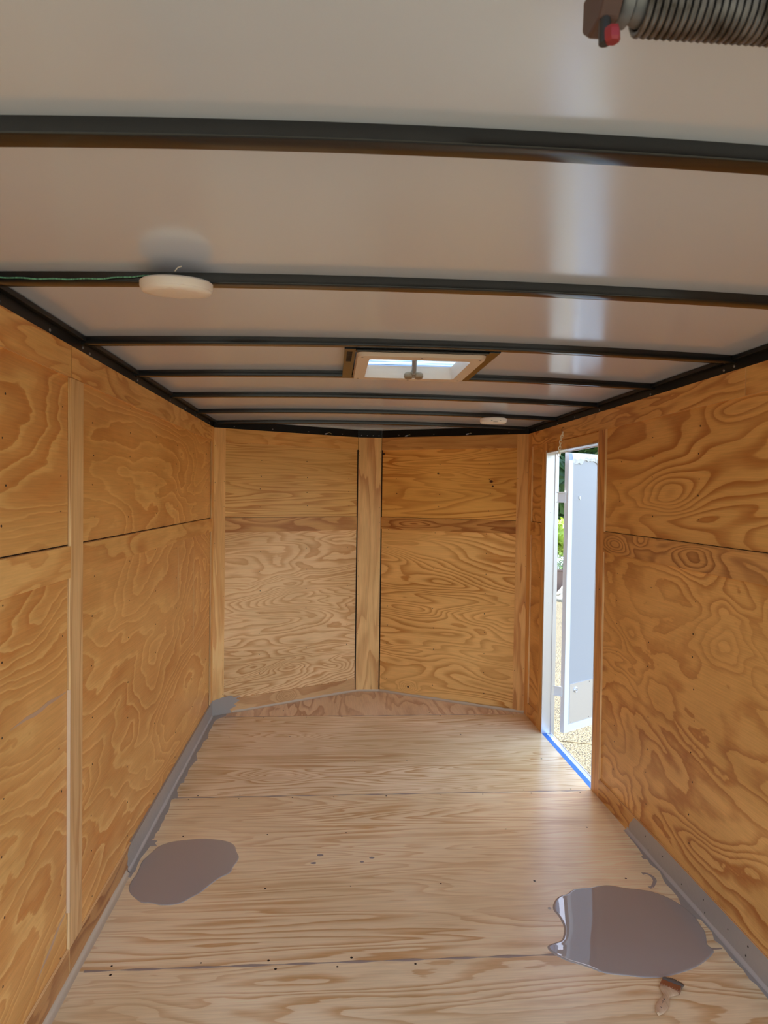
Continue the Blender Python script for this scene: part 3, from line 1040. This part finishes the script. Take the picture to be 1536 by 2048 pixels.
d1 = dome((0.420, 1.535, 1.886), 0.0755, math.radians(6), 'near round white ceiling light under the second roof beam', LENS)
b = MB()
b.tube([(0.435, 1.45, 1.885), (0.440, 1.452, 1.893), (0.447, 1.455, 1.897)], 0.0014, 6)
b.build('wire_end', [plain('white_wire', (220, 216, 210), 0.5)], d1, smooth=True)
d2 = dome((1.668, 3.955, 1.882), 0.0765, math.radians(-1), 'far round white ceiling light under the sixth roof beam near the doorway',
          plain('blue_grey_switch', (52, 70, 96), 0.4))

# green wire lying along the second beam
b = MB()
wp = []
for i in range(40):
    t = i / 39
    x = 0.006 + 0.366 * t
    wp.append((x, 1.565, ceil_z(x) - 0.0125 - 0.0055 * math.sin(math.pi * min(1, t * 1.1)) + 0.010 * max(0, t - 0.7) + 0.0008 * math.sin(i * 0.9)))
b.tube(wp, 0.0017, 8)
GW = NT('green_wire_jacket')
P = GW.pos()
nn = GW.noise(GW.comb(GW.math('MULTIPLY', P[0], 260.0), P[1], P[2]), 1.0, 2.0)
GW.l(GW.ramp(nn, [(0.40, s2l((70, 130, 108))), (0.6, s2l((120, 196, 166)))]), GW.b.inputs['Base Color'])
GW.b.inputs['Roughness'].default_value = 0.35
o = b.build('green_wire', [GW.m], smooth=True)
tag(o, 'thin green wire sagging along the second roof beam left of the near light', 'wire')

# small butt connectors with wire tails on the front rail
CONM = plain('pale_blue_connector', (170, 178, 196), 0.4)
YWM = plain('straw_wire', (206, 196, 140), 0.5)
for (S, t, lab) in ((VL, 0.82, 'pale wire connector dangling from the front rail, left of the centre board'),
                    (VR, 0.20, 'pale wire connector on the front rail, just right of the centre board'),
                    (VR, 0.66, 'pale wire connector on the front rail near the right corner')):
    q = S.p(t, 0.006)
    root = empty('wire_connector', (q[0], q[1], 1.872), lab, 'wire connector', 'wire connectors on the front rail')
    b = MB()
    b.tube([(q[0] - 0.012, q[1] - 0.002, 1.866), (q[0] - 0.004, q[1] - 0.002, 1.868), (q[0] + 0.008, q[1] - 0.002, 1.872)], [0.003, 0.005, 0.004], 8)
    b.build('connector_body', [CONM], root, smooth=True)
    b = MB()
    b.tube([(q[0] + 0.008, q[1] - 0.002, 1.872), (q[0] + 0.02, q[1] - 0.004, 1.877), (q[0] + 0.032, q[1] - 0.004, 1.873), (q[0] + 0.040, q[1] - 0.003, 1.866)], 0.0012, 6)
    b.build('wire_tail', [YWM], root, smooth=True)

# ------------------------------------------------------------------ torsion spring
SPRM = NT('oiled_spring_steel')
P = SPRM.pos()
nn = SPRM.noise(SPRM.comb(P[0], P[1], P[2]), 40.0, 3.0)
SPRM.l(SPRM.ramp(nn, [(0.35, s2l((70, 64, 60))), (0.6, s2l((124, 124, 128)))]), SPRM.b.inputs['Base Color'])
SPRM.b.inputs['Metallic'].default_value = 0.8
SPRM.b.inputs['Roughness'].default_value = 0.33
SX, SYY, SZ, SR = 1.022, 0.62, 1.8865, 0.0265
spring = empty('torsion_spring', (SX, SYY, SZ), 'grey coiled ramp-door torsion spring hanging at the top right', 'spring')
b = MB()
pts = []
turns = 125
pitch = 0.0066
for i in range(turns * 18 + 1):
    a = 2 * math.pi * i / 18
    x = SX + pitch * i / 18
    pts.append((x, SYY + SR * math.cos(a), SZ + SR * math.sin(a)))
b.tube(pts, 0.0031, 7)
b.build('coil', [SPRM.m], spring, smooth=True)
b = MB()
b.tube([(0.99, SYY, SZ), (SX + turns * pitch + 0.05, SYY, SZ)], 0.0125, 20)
b.build('shaft', [plain('steel_shaft', (120, 116, 112), 0.4, 0.8)], spring, smooth=40)
b = MB()
b.lathe([(0.021, 0), (0.0235, 0.004), (0.0235, 0.010), (0.019, 0.013), (0.0225, 0.022), (0.0215, 0.03)], 30, (1.003, SYY, SZ), (1, 0, 0))
b.build('end_cone', [plain('cast_aluminium', (128, 130, 134), 0.45, 0.7)], spring, smooth=40)
b = MB()
b.prism([(0.594, 1.90), (0.590, 1.872), (0.606, 1.858), (0.634, 1.858), (0.65, 1.872), (0.648, 1.90)], 0, 1)
vs = b.v
b2 = MB()
b2.add([(0.982 + 0.018 * v[2], v[0] - 0.0, v[1]) for v in vs], [f for f in b.f])
br_ = b2.build('bracket', [plain('red_brown_primer', (88, 64, 58), 0.5)], spring, bevel=0.003)
b = MB()
b.tube([(0.9885, 0.609, 1.876), (0.9885, 0.609, 1.838)], 0.0052, 10)
b.build('set_bolt', [plain('dark_bolt_steel', (70, 66, 64), 0.4, 0.7)], spring, smooth=40)
b = MB()
b.lathe([(0.0062, 0), (0.0070, 0.003), (0.0070, 0.010), (0.0055, 0.0125)], 6, (0.9925, 0.602, 1.8480), (0.05, 0, -1))
b.build('red_bolt_head', [plain('red_paint', (140, 34, 38), 0.4)], spring)
b = MB()
b.box(0.965, 0.990, YR - 0.002, 0.60, 1.888, 1.896)
b.build('bracket_arm', [BLACK], spring)
b = MB()
b.box(1.86, 1.868, YR - 0.002, 0.65, 1.86, 1.905)
b.build('bracket_arm', [BLACK], spring)

# ------------------------------------------------------------------ side door frame, tape, threshold
b = MB()
b.box(W - 0.002, W + 0.058, D1 - 0.004, D1 + 0.001, 0.0, DZ, 0)
b.box(W - 0.003, W + 0.004, D1 - 0.006, D1 + 0.010, 0.0, DZ + 0.01, 0)
b.box(W + 0.052, W + 0.075, D1 - 0.012, D1 + 0.03, -0.02, DZ + 0.03, 0)
b.box(W - 0.002, W + 0.058, D0 - 0.001, D0 + 0.004, 0.0, DZ, 0)
b.box(W + 0.058, W + 0.066, D0 - 0.03, D0 + 0.004, -0.02, DZ + 0.03, 0)
b.box(W - 0.002, W + 0.058, D0, D1, DZ - 0.006, DZ, 0)
b.box(W + 0.058, W + 0.066, D0, D1, DZ - 0.010, DZ + 0.03, 0)
for z in (0.25, 0.8, 1.35):
    b.lathe([(0.004, 0), (0.003, 0.002)], 8, (W + 0.03, D1 - 0.004, z), (0, -1, 0))
o = b.build(next_trim(), [ALU], bevel=0.001)
tag(o, 'bright aluminium lining of the side doorway', 'door frame', kind='structure')
b = MB()
b.box(W + 0.018, W + 0.060, D0 + 0.004, D1 - 0.004, -0.010, -0.001)
b.box(W + 0.056, W + 0.062, D0 + 0.004, D1 - 0.004, -0.03, 0.001)
tag(b.build(next_trim(), [ALU], bevel=0.0008), 'thin aluminium sill of the side doorway, outside the blue tape', 'door sill', kind='structure')
b = MB()
N = 30
y0t, y1t = D0 + 0.006, D1 - 0.008
for i in range(N):
    ya, yb = y0t + (y1t - y0t) * i / N, y0t + (y1t - y0t) * (i + 1) / N
    ja, jb = 0.0008 * math.sin(i * 1.9), 0.0008 * math.sin((i + 1) * 1.9)
    q = [(W + 0.000 + ja, ya), (W + 0.029 + ja, ya), (W + 0.029 + jb, yb), (W + 0.000 + jb, yb)]
    b.add([(x, y, 0.0006) for x, y in q], [(0, 1, 2, 3)])
    b.add([(x, y, 0.0) for x, y in q], [(3, 2, 1, 0)])
    b.add([(*q[0], 0), (*q[3], 0), (*q[3], .0006), (*q[0], .0006)], [(0, 1, 2, 3)])
    b.add([(*q[1], 0), (*q[2], 0), (*q[2], .0006), (*q[1], .0006)], [(0, 1, 2, 3)])
o = b.build('masking_tape', [plain('blue_painters_tape', (40, 120, 214), 0.55)])
tag(o, 'strip of blue masking tape along the side doorway sill', 'tape')

# ------------------------------------------------------------------ the opened side door leaf
H = Vector((2.172, 4.122))
dd = Vector((0.27, 0.18)).normalized()
nn2 = Vector((dd.y, -dd.x))                 # inner face normal (towards the rear)
LWID, LZ0, LZ1, LTH = 0.80, 0.014, 1.712, 0.030


def leaf_box(b, t0, t1, o0, o1, z0, z1, mat=0):
    c = [H + dd * t0 + nn2 * o1, H + dd * t1 + nn2 * o1, H + dd * t1 + nn2 * o0, H + dd * t0 + nn2 * o0]
    for k in range(4):
        a, e = c[k], c[(k + 1) % 4]
        b.add([(*a, z0), (*e, z0), (*e, z1), (*a, z1)], [(0, 1, 2, 3)], mat)
    b.add([(*q, z1) for q in c], [(0, 1, 2, 3)], mat)
    b.add([(*q, z0) for q in c], [(3, 2, 1, 0)], mat)


door = empty('door_1', (H.x, H.y, LZ0), 'white side door leaf standing open outside the doorway', 'door', kind='structure')
b = MB()
leaf_box(b, 0.0, 0.042, -LTH, 0, LZ0, LZ1)
leaf_box(b, LWID - 0.042, LWID, -LTH, 0, LZ0, LZ1)
leaf_box(b, 0.042, LWID - 0.042, -LTH, 0, LZ1 - 0.04, LZ1)
leaf_box(b, 0.042, LWID - 0.042, -LTH, 0, LZ0, LZ0 + 0.045)
leaf_box(b, 0.010, LWID - 0.01, -LTH - 0.002, -LTH, LZ0, LZ1)
b.build('door_frame', [WHITE_METAL], door, bevel=0.0015)
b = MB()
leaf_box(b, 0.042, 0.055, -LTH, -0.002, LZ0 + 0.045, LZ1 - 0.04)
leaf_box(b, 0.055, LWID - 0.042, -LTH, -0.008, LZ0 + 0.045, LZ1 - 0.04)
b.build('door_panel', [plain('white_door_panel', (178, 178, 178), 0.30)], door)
b = MB()
leaf_box(b, 0.056, LWID - 0.046, -0.008, -0.0035, LZ0 + 0.046, 0.303)
pts = []
for t in (0.068, 0.25, 0.45, 0.65):
    for z in (0.292, LZ0 + 0.056):
        q = H + dd * t + nn2 * (-0.0035)
        pts.append((q.x, q.y, z))
screws(b, pts, (nn2.x, nn2.y, 0), 1, 0.0035)
b.build('kick_plate', [ALU, SCREW], door)
b = MB()
q = H + dd * 0.112 + nn2 * (-0.0035)
b.lathe([(0.018, 0), (0.018, 0.003), (0.014, 0.006), (0.013, 0.004)], 24, (q.x, q.y, 0.262), (nn2.x, nn2.y, 0))
b.lathe([(0.004, 0.004), (0.004, 0.012)], 10, (q.x, q.y, 0.262), (nn2.x, nn2.y, 0))
b.build('round_lock', [ALU], door, smooth=40)
b = MB()
leaf_box(b, 0.112, 0.122, -0.008, -0.002, 1.436, 1.452)
leaf_box(b, 0.120, 0.126, -0.008, -0.004, 1.430, 1.445)
b.build('small_bracket', [WHITE_METAL], door)
# torn ragged film along the top
b = MB()
random.seed(3)
tops, bots = [], []
for i in range(41):
    t = 0.03 + (LWID - 0.08) * i / 40
    zt = LZ1 - 0.012 + random.uniform(-0.005, 0.005)
    zb = LZ1 - 0.052 - 0.012 * math.sin(i * 0.5) + random.uniform(-0.008, 0.008)
    o_ = 0.002 + random.uniform(0, 0.006)
    A_ = H + dd * t + nn2 * 0.001
    C_ = H + dd * t + nn2 * o_
    tops.append(((A_.x, A_.y, zt), (C_.x, C_.y, (zt + zb) / 2 + random.uniform(-.006, .006)), ((H + dd * t - nn2 * 0.004).x, (H + dd * t - nn2 * 0.004).y, zb)))
for a, c in zip(tops[:-1], tops[1:]):
    for k in range(2):
        b.add([a[k], c[k], c[k + 1], a[k + 1]], [(0, 1, 2, 3)])
o = b.build('torn_film', [plain('crumpled_clear_film', (232, 236, 236), 0.12)], door)
so2 = o.modifiers.new('s', 'SOLIDIFY'); so2.thickness = 0.0008
b = MB()
leaf_box(b, 0.002, 0.03, 0.0, 0.0012, LZ1 - 0.045, LZ1 - 0.004)
b.build('blue_film_patch', [plain('pale_blue_film', (160, 178, 226), 0.3)], door)
for z0, z1 in ((1.414, 1.472), (0.238, 0.292)):
    b = MB()
    A_ = Vector((W + 0.062, D1 - 0.002))
    B_ = H - nn2 * 0.018
    d3 = (B_ - A_).normalized()
    n3 = Vector((d3.y, -d3.x))
    c = [A_ + n3 * 0.004, B_ + n3 * 0.004, B_ - n3 * 0.004, A_ - n3 * 0.004]
    b.prism([(p.x, p.y) for p in c], z0, z1)
    for z in (z0, z1):
        b.prism([(p.x, p.y) for p in [A_ + n3 * 0.008, B_ + n3 * 0.008, B_ + n3 * 0.004, A_ + n3 * 0.004]], z - 0.003, z + 0.003)
    b.build('strap_hinge', [WHITE_METAL], door, bevel=0.001)

# ------------------------------------------------------------------ chain by the door header
CH = plain('bright_chain', (252, 248, 228), 0.3, 0.0)
chain = empty('hanging_chain', (W - 0.004, 3.865, 1.812), 'short bright chain hanging from a hook above the side doorway', 'chain')
b = MB()
b.tube([(W - 0.001, 3.862, 1.836), (W - 0.010, 3.864, 1.834), (W - 0.013, 3.866, 1.822), (W - 0.008, 3.868, 1.808)], 0.0016, 8)
b.build('hook', [plain('dark_hook', (70, 64, 60), 0.35, 0.8)], chain, smooth=True)


def link(c, ax, up, L, wd, r, name, parent):
    ax, up = Vector(ax).normalized(), Vector(up).normalized()
    P_ = []
    for k in range(20):
        a = 2 * math.pi * k / 20
        P_.append(Vector(c) + up * (math.cos(a) * L / 2) + ax * (math.sin(a) * wd / 2))
    P_.append(P_[0]); P_.append(P_[1])
    b = MB()
    b.tube(P_, r, 6, caps=False)
    return b.build(name, [CH], parent, smooth=True)


cps = [(3.868, 1.800), (3.878, 1.786), (3.890, 1.774), (3.897, 1.757), (3.903, 1.740), (3.910, 1.722), (3.917, 1.704), (3.921, 1.687)]
for i, (y, z) in enumerate(cps):
    nx_ = cps[min(i + 1, len(cps) - 1)]
    pv = cps[max(i - 1, 0)]
    up = (0, nx_[0] - pv[0], nx_[1] - pv[1])
    ax = (1, 0, 0) if i % 2 else Vector((1, 0, 0)).cross(Vector(up))
    link((W - 0.007, y, z), ax, up, 0.026, 0.015, 0.0022, 'chain_link', chain)

# ------------------------------------------------------------------ paint pools
PR = [(1.5472, 2.3845), (1.5561, 2.4033), (1.5739, 2.4317), (1.5975, 2.4504), (1.6233, 2.4571), (1.654, 2.4863), (1.6866, 2.494), (1.723, 2.4953), (1.7703, 2.5087), (1.8067, 2.509), (1.8468, 2.4891), (1.9012, 2.4759), (1.9426, 2.4614), (1.9758, 2.4311), (1.996, 2.4002), (2.0081, 2.3723), (2.0189, 2.3319), (2.0224, 2.2904), (2.015, 2.2509), (2.015, 2.2207), (1.9941, 2.1759), (1.9826, 2.1523), (1.9932, 2.124), (1.9683, 2.0983), (1.9025, 2.0534), (1.8388, 2.0281), (1.7706, 2.0108), (1.7208, 2.0094), (1.6585, 2.0239), (1.5948, 2.0365), (1.5571, 2.0671), (1.5286, 2.0847), (1.5028, 2.0972), (1.4767, 2.1249), (1.4613, 2.1487), (1.4593, 2.1683), (1.4685, 2.1797), (1.4921, 2.1881), (1.5171, 2.1972), (1.5309, 2.2211), (1.55, 2.2666), (1.5511, 2.3105), (1.5489, 2.3378), (1.5436, 2.3612)]
PL = [(0.0342, 2.5781), (0.0307, 2.6223), (0.038, 2.6734), (0.0361, 2.715), (0.0325, 2.7641), (0.0387, 2.789), (0.0566, 2.8464), (0.07, 2.8861), (0.1127, 2.9185), (0.1712, 2.9298), (0.2373, 2.9409), (0.3085, 2.9233), (0.345, 2.9076), (0.3765, 2.8756), (0.3889, 2.8239), (0.4059, 2.784), (0.4038, 2.746), (0.3915, 2.7096), (0.39, 2.6619), (0.3537, 2.6346), (0.3252, 2.5853), (0.2988, 2.5326), (0.2694, 2.5027), (0.2512, 2.4781), (0.2255, 2.4643), (0.1745, 2.463), (0.1419, 2.4797), (0.1074, 2.4804), (0.0836, 2.505), (0.052, 2.5398)]


def chaikin(p, it=2):
    for _ in range(it):
        o = []
        n = len(p)
        for i in range(n):
            a, c = p[i], p[(i + 1) % n]
            o.append((a[0] * .75 + c[0] * .25, a[1] * .75 + c[1] * .25))
            o.append((a[0] * .25 + c[0] * .75, a[1] * .25 + c[1] * .75))
        p = o
    return p


def pool(poly, name, label, h=0.0022, wdt=0.0075):
    poly = chaikin(poly, 2)
    n = len(poly)
    ar = sum(poly[i][0] * poly[(i + 1) % n][1] - poly[(i + 1) % n][0] * poly[i][1] for i in range(n))
    if ar < 0:
        poly = poly[::-1]
    nor = []
    for i in range(n):
        d = Vector(poly[(i + 2) % n]) - Vector(poly[i - 2])
        d.normalize()
        nor.append(Vector((-d.y, d.x)))      # inward for counter-clockwise
    rows = []
    for k in range(6):
        a = math.pi / 2 * k / 5
        off = wdt * (1 - math.cos(a))
        z = h * math.sin(a)
        rows.append([(poly[i][0] + nor[i].x * off, poly[i][1] + nor[i].y * off, z) for i in range(n)])
    b = MB()
    for A, B_ in zip(rows[:-1], rows[1:]):
        for i in range(n):
            j = (i + 1) % n
            b.add([A[i], A[j], B_[j], B_[i]], [(0, 1, 2, 3)])
    b.add(rows[-1], [tuple(range(n))])
    me_o = b.build(name, [WET], smooth=True, fix=True)
    for p in me_o.data.polygons:
        if len(p.vertices) > 4:
            p.use_smooth = False
    me_o.data.set_sharp_from_angle(angle=math.radians(35))
    return tag(me_o, label, 'paint puddle', 'grey paint pools on the floor')


pool(PR, 'paint_puddle', 'larger glossy grey paint pool on the right, above the brush', 0.0024)
pool(PL, 'paint_puddle', 'smaller grey paint pool on the left beside the painted baseboard', 0.0022)
b = MB()
b.lathe([(0.006, 0), (0.005, 0.0012), (0.002, 0.0018)], 12, (1.533, 2.377, 0))
tag(b.build('paint_drip', [WET], smooth=40), 'tiny grey paint drop at the left tip of the larger pool', 'paint drop')
SQ = [(1.9611, 2.5813, .008), (1.9775, 2.5827, .005), (1.9877, 2.571, .005), (1.9924, 2.5518, .007), (1.9883, 2.53, .007), (1.9741, 2.5092, .006), (1.958, 2.489, .006), (1.944, 2.486, .008)]
b = MB()
fine = []
for i in range(len(SQ) - 1):
    for k in range(4):
        t = k / 4
        fine.append(tuple(SQ[i][m] * (1 - t) + SQ[i + 1][m] * t for m in range(3)))
fine.append(SQ[-1])
for a, c in zip(fine[:-1], fine[1:]):
    d = Vector((c[0] - a[0], c[1] - a[1])).normalized()
    m = Vector((-d.y, d.x))
    L0, L1 = (a[0] - m.x * a[2], a[1] - m.y * a[2]), (c[0] - m.x * c[2], c[1] - m.y * c[2])
    R0, R1 = (a[0] + m.x * a[2], a[1] + m.y * a[2]), (c[0] + m.x * c[2], c[1] + m.y * c[2])
    b.add([(*L0, 0), (*L1, 0), (c[0], c[1], .0013), (a[0], a[1], .0013), (*R1, 0), (*R0, 0)], [(0, 1, 2, 3), (3, 2, 4, 5)])
tag(b.build('paint_trail', [WET], smooth=True), 'curved grey paint dribble beside the right painted baseboard', 'paint dribble')
SPL = plain('dried_paint_spots', (150, 138, 132), 0.5)
b = MB()
for (x, y, r) in ((0.725, 2.78, 0.008), (0.70, 2.72, 0.007), (0.93, 2.75, 0.006), (0.89, 2.72, 0.005)):
    b.prism([(x + r * 1.6 * math.cos(k * math.pi / 5) * random.uniform(.8, 1.2), y + r * math.sin(k * math.pi / 5) * random.uniform(.8, 1.2)) for k in range(10)], 0, 0.0005)
tag(b.build('paint_spots', [SPL]), 'faint grey dried paint specks in the middle of the floor', 'paint specks', kind='stuff')

# ------------------------------------------------------------------ paint brush
A0 = Vector((1.6795, 1.858))
A1 = Vector((1.793, 1.994))
ba = (A1 - A0).normalized()
bn = Vector((ba.y, -ba.x))
BL_ = (A1 - A0).length


def bp(s, t, z):
    q = A0 + ba * s + bn * t
    return (q.x, q.y, z)


brush = empty('paint_brush', (A0.x, A0.y, 0), 'flat wooden-handled paint brush lying below the larger grey pool', 'brush')
hw = [(0.0, 0.004), (0.004, 0.008), (0.012, 0.0115), (0.028, 0.0155), (0.045, 0.0165), (0.06, 0.0145), (0.075, 0.0105), (0.085, 0.0095), (0.092, 0.011), (0.100, 0.017),
      (0.107, 0.024), (0.112, 0.0262), (0.124, 0.0268)]
b = MB()
rings = []
for s, w_ in hw:
    th = 0.0048 + 0.001 * (s > 0.1)
    rings.append([bp(s, w_ * math.cos(a), 0.0065 + th * math.sin(a) * (1 - 0.25 * abs(math.cos(a)))) for a in [2 * math.pi * k / 16 for k in range(16)]])
for A, B_ in zip(rings[:-1], rings[1:]):
    for k in range(16):
        b.add([A[k], A[(k + 1) % 16], B_[(k + 1) % 16], B_[k]], [(0, 1, 2, 3)])
b.add(rings[0], [tuple(range(16))[::-1]])
b.add(rings[-1], [tuple(range(16))])
# printed marks
for (s0, s1, t0, t1) in ((0.060, 0.066, -0.0025, 0.0015), (0.046, 0.055, -0.0035, -0.0025), (0.042, 0.055, -0.001, 0.0), (0.047, 0.053, 0.0015, 0.0024),
                         (0.024, 0.0255, -0.003, 0.003), (0.0225, 0.0240, 0.0, 0.002)):
    b.add([bp(s0, t0, 0.01145), bp(s0, t1, 0.01145), bp(s1, t1, 0.01145), bp(s1, t0, 0.01145)], [(0, 1, 2, 3)], 1)
b.build('handle', [ply('brush_wood', 'y', 'x', (214, 180, 140), (200, 164, 122), 8, 60, 3, rough=0.5, amp=0.5), plain('print_ink', (96, 84, 84), 0.6)], brush, smooth=50)
b = MB()
c = [bp(0.120, -0.0272, 0), bp(0.120, 0.0272, 0), bp(0.146, 0.0276, 0), bp(0.146, -0.0276, 0)]
b.prism([(p[0], p[1]) for p in c], 0.0008, 0.0128)
for k in range(7):
    t = -0.022 + k * 0.0073
    q = bp(0.1235, t, 0.0128)
    b.lathe([(0.0013, 0), (0.0008, 0.0008)], 8, q, (0, 0, 1), 1)
b.build('ferrule', [plain('copper_tin_ferrule', (176, 134, 104), 0.3, 0.8), plain('ferrule_nails', (230, 224, 214), 0.3, 0.9)], brush, bevel=0.001)
b = MB()
for k in range(46):
    t = -0.0265 + 0.053 * k / 45
    e = t * 1.10 + random.uniform(-.0015, .0015)
    L = 0.178 + random.uniform(-.003, .002) - 0.008 * (abs(t) / 0.027) ** 2
    for z in (0.0035, 0.007, 0.010):
        b.tube([bp(0.144, t, z), bp(0.160, t * 1.03, z * 0.95), bp(L, e, 0.002 + z * 0.3)], [0.0013, 0.0013, 0.0007], 5)
b.build('bristles', [plain('painty_grey_bristles', (112, 108, 100), 0.45)], brush, smooth=True)

# ------------------------------------------------------------------ outdoors seen through the doorway
def leaf_mat(name, c1, c2, rough=0.5):
    t = NT(name)
    P = t.pos()
    n = t.noise(t.comb(P[0], P[1], P[2]), 2.3, 3.0)
    t.l(t.ramp(n, [(0.35, s2l(c1)), (0.65, s2l(c2))]), t.b.inputs['Base Color'])
    t.b.inputs['Roughness'].default_value = rough
    return t.m


LEAF_D = leaf_mat('dark_tree_leaves', (44, 66, 34), (74, 104, 50))
LEAF_B = leaf_mat('bright_shrub_leaves', (150, 176, 60), (196, 208, 92))
LEAF_G = leaf_mat('flower_foliage', (96, 130, 70), (150, 176, 110))
PETAL = plain('white_petals', (240, 244, 236), 0.6)
BARK = plain('brown_bark', (84, 68, 54), 0.9)


def leaves(b, blobs, n, size, mat=0):
    tot = sum(r * r for *_, r in blobs)
    for (x, y, z, r) in blobs:
        m = int(n * r * r / tot)
        for _ in range(m):
            d = Vector((random.gauss(0, 1), random.gauss(0, 1), random.gauss(0, 1))).normalized()
            p = Vector((x, y, z)) + d * r * random.uniform(0.72, 1.05)
            a = Vector((random.gauss(0, 1), random.gauss(0, 1), random.gauss(0, 1))).normalized()
            c = a.cross(d + Vector((0, 0, 0.01))).normalized()
            s = size * random.uniform(0.6, 1.3)
            b.add([p - a * s, p + c * s * 0.5 + d * s * 0.2, p + a * s, p - c * s * 0.5 + d * s * 0.2], [(0, 1, 2, 3)], mat)


def tree(x, y, h, r, label, n=2600):
    root = empty('tree', (x, y, -0.5), label, 'tree', 'green trees beyond the paving')
    b = MB()
    b.tube([(x, y, -0.5), (x + 0.05, y, h * 0.3), (x, y + 0.05, h * 0.75)], [r * 0.09, r * 0.065, r * 0.03], 10)
    for k in range(5):
        a = k * 1.3
        b.tube([(x, y, h * (0.25 + 0.08 * k)), (x + math.cos(a) * r * 0.5, y + math.sin(a) * r * 0.5, h * (0.4 + 0.09 * k))], [r * 0.03, r * 0.012], 6)
    b.build('trunk', [BARK], root, smooth=True)
    blobs = []
    for k in range(9):
        a = k * 2.4
        q = random.uniform(0.25, 0.6) * r
        zz_ = h * (0.12 + 0.80 * k / 8)
        blobs.append((x + math.cos(a) * q, y + math.sin(a) * q, zz_, r * random.uniform(0.50, 0.68) * (1.0 if k < 7 else 0.7)))
    b = MB()
    for (bx_, by_, bz_, br2) in blobs:
        b.lathe([(0.02, -br2 * .8), (br2 * .6, -br2 * .6), (br2 * .84, 0), (br2 * .6, br2 * .6), (0.02, br2 * .8)], 10, (bx_, by_, bz_))
    leaves(b, blobs, n, 0.22)
    b.build('crown', [LEAF_D], root, fix=False)


tree(6.6, 19.0, 5.6, 1.75, 'dark green tree straight out through the gap beside the door leaf')
tree(10.0, 22.6, 6.6, 1.9, 'tall dark tree showing above the top of the open door leaf')
tree(15.0, 24.0, 6.0, 2.0, 'dark tree to the right, mostly hidden by the door leaf', 1500)
tree(2.6, 23.5, 6.2, 2.0, 'dark tree to the left, hidden behind the front wall corner', 1500)

random.seed(11)
b = MB()
shb = empty('shrub', (5.6, 15.1, -0.5), 'bright yellow-green sunlit shrub behind the plant pot', 'shrub')
blobs = [(5.6 + random.uniform(-.45, .45), 15.1 + random.uniform(-.3, .3), random.uniform(-.1, .75), random.uniform(.28, .42)) for _ in range(12)]
leaves(b, blobs, 2600, 0.06)
for (x, y, z, r) in blobs:
    b.lathe([(0.01, -r * .75), (r * .6, -r * .5), (r * .8, 0), (r * .6, r * .5), (0.01, r * .75)], 8, (x, y, z))
b.build('foliage', [LEAF_B], shb, fix=False)
b = MB()
for k in range(6):
    b.tube([(5.6, 15.1, -0.5), (5.6 + math.cos(k) * 0.3, 15.1 + math.sin(k) * 0.2, 0.3)], [0.02, 0.01], 6)
b.build('stems', [BARK], shb)

pot = empty('plant_pot', (5.37, 14.1, -0.5), 'brown round pot of white flowers behind the pale rocks', 'plant pot')
b = MB()
b.lathe([(0.25, 0), (0.30, 0.30), (0.32, 0.455), (0.34, 0.465), (0.34, 0.495), (0.30, 0.495), (0.29, 0.44), (0.01, 0.44)], 36, (5.37, 14.1, -0.5))
b.build('pot', [plain('brown_glazed_pot', (120, 98, 88), 0.5)], pot, smooth=40)
b = MB()
blobs = [(5.37 + math.cos(k) * 0.18, 14.1 + math.sin(k) * 0.18, 0.03, 0.15) for k in range(6)]
leaves(b, blobs, 900, 0.03)
b.build('foliage', [LEAF_G], pot, fix=False)
b = MB()
leaves(b, [(x, y, z + 0.05, r) for x, y, z, r in blobs], 700, 0.025)
tag(b.build('white_flowers', [PETAL], pot, fix=False), None, kind='stuff')

b = MB()
hx, hy = 5.335, 14.50
b.tube([(hx, hy, -0.5), (hx, hy, 0.6), (hx - 0.01, hy, 1.15), (hx - 0.03, hy, 1.25), (hx - 0.09, hy, 1.30), (hx - 0.16, hy, 1.26), (hx - 0.18, hy, 1.16)], 0.009, 8)
tag(b.build('plant_hook', [plain('black_iron', (58, 62, 54), 0.5, 0.5)], smooth=True), 'thin black shepherd hook standing behind the flower pot', 'plant hook')

ROCK = NT('pale_limestone')
P = ROCK.pos()
nn = ROCK.noise(ROCK.comb(P[0], P[1], P[2]), 14.0, 4.0, 0.7)
ROCK.l(ROCK.ramp(nn, [(0.35, s2l((150, 142, 124))), (0.6, s2l((216, 210, 192)))]), ROCK.b.inputs['Base Color'])
ROCK.b.inputs['Roughness'].default_value = 0.9
ROCK.bump(nn, 0.6, 0.03)
rocks = [(4.93, 13.30, 0.15, 0.26, 'pale rock at the left foot of the flower pot'), (5.36, 13.45, 0.15, 0.20, 'pale rock in front of the flower pot'),
         (5.10, 12.85, 0.11, 0.13, 'small pale rock nearest the paving'), (5.86, 13.6, 0.17, 0.22, 'pale rock at the right foot of the flower pot')]
for (x, y, r, hgt, lab) in rocks:
    me = bpy.data.meshes.new('rock')
    bm = bmesh.new()
    bmesh.ops.create_icosphere(bm, subdivisions=3, radius=1)
    sd_ = random.uniform(0, 20)
    for v in bm.verts:
        k = 1 + 0.16 * math.sin(v.co.x * 3 + sd_) + 0.12 * math.sin(v.co.y * 4 + sd_ * 2) + 0.10 * math.sin(v.co.z * 5 + sd_)
        v.co = Vector((x + v.co.x * r * 1.3 * k, y + v.co.y * r * k, -0.5 + max(-0.02, (v.co.z + 0.35) * hgt * 0.75 * k)))
    bm.to_mesh(me)
    bm.free()
    me.materials.append(ROCK.m)
    o = bpy.data.objects.new('rock', me)
    COL.objects.link(o)
    tag(o, lab, 'rock', 'pale rocks edging the bed')
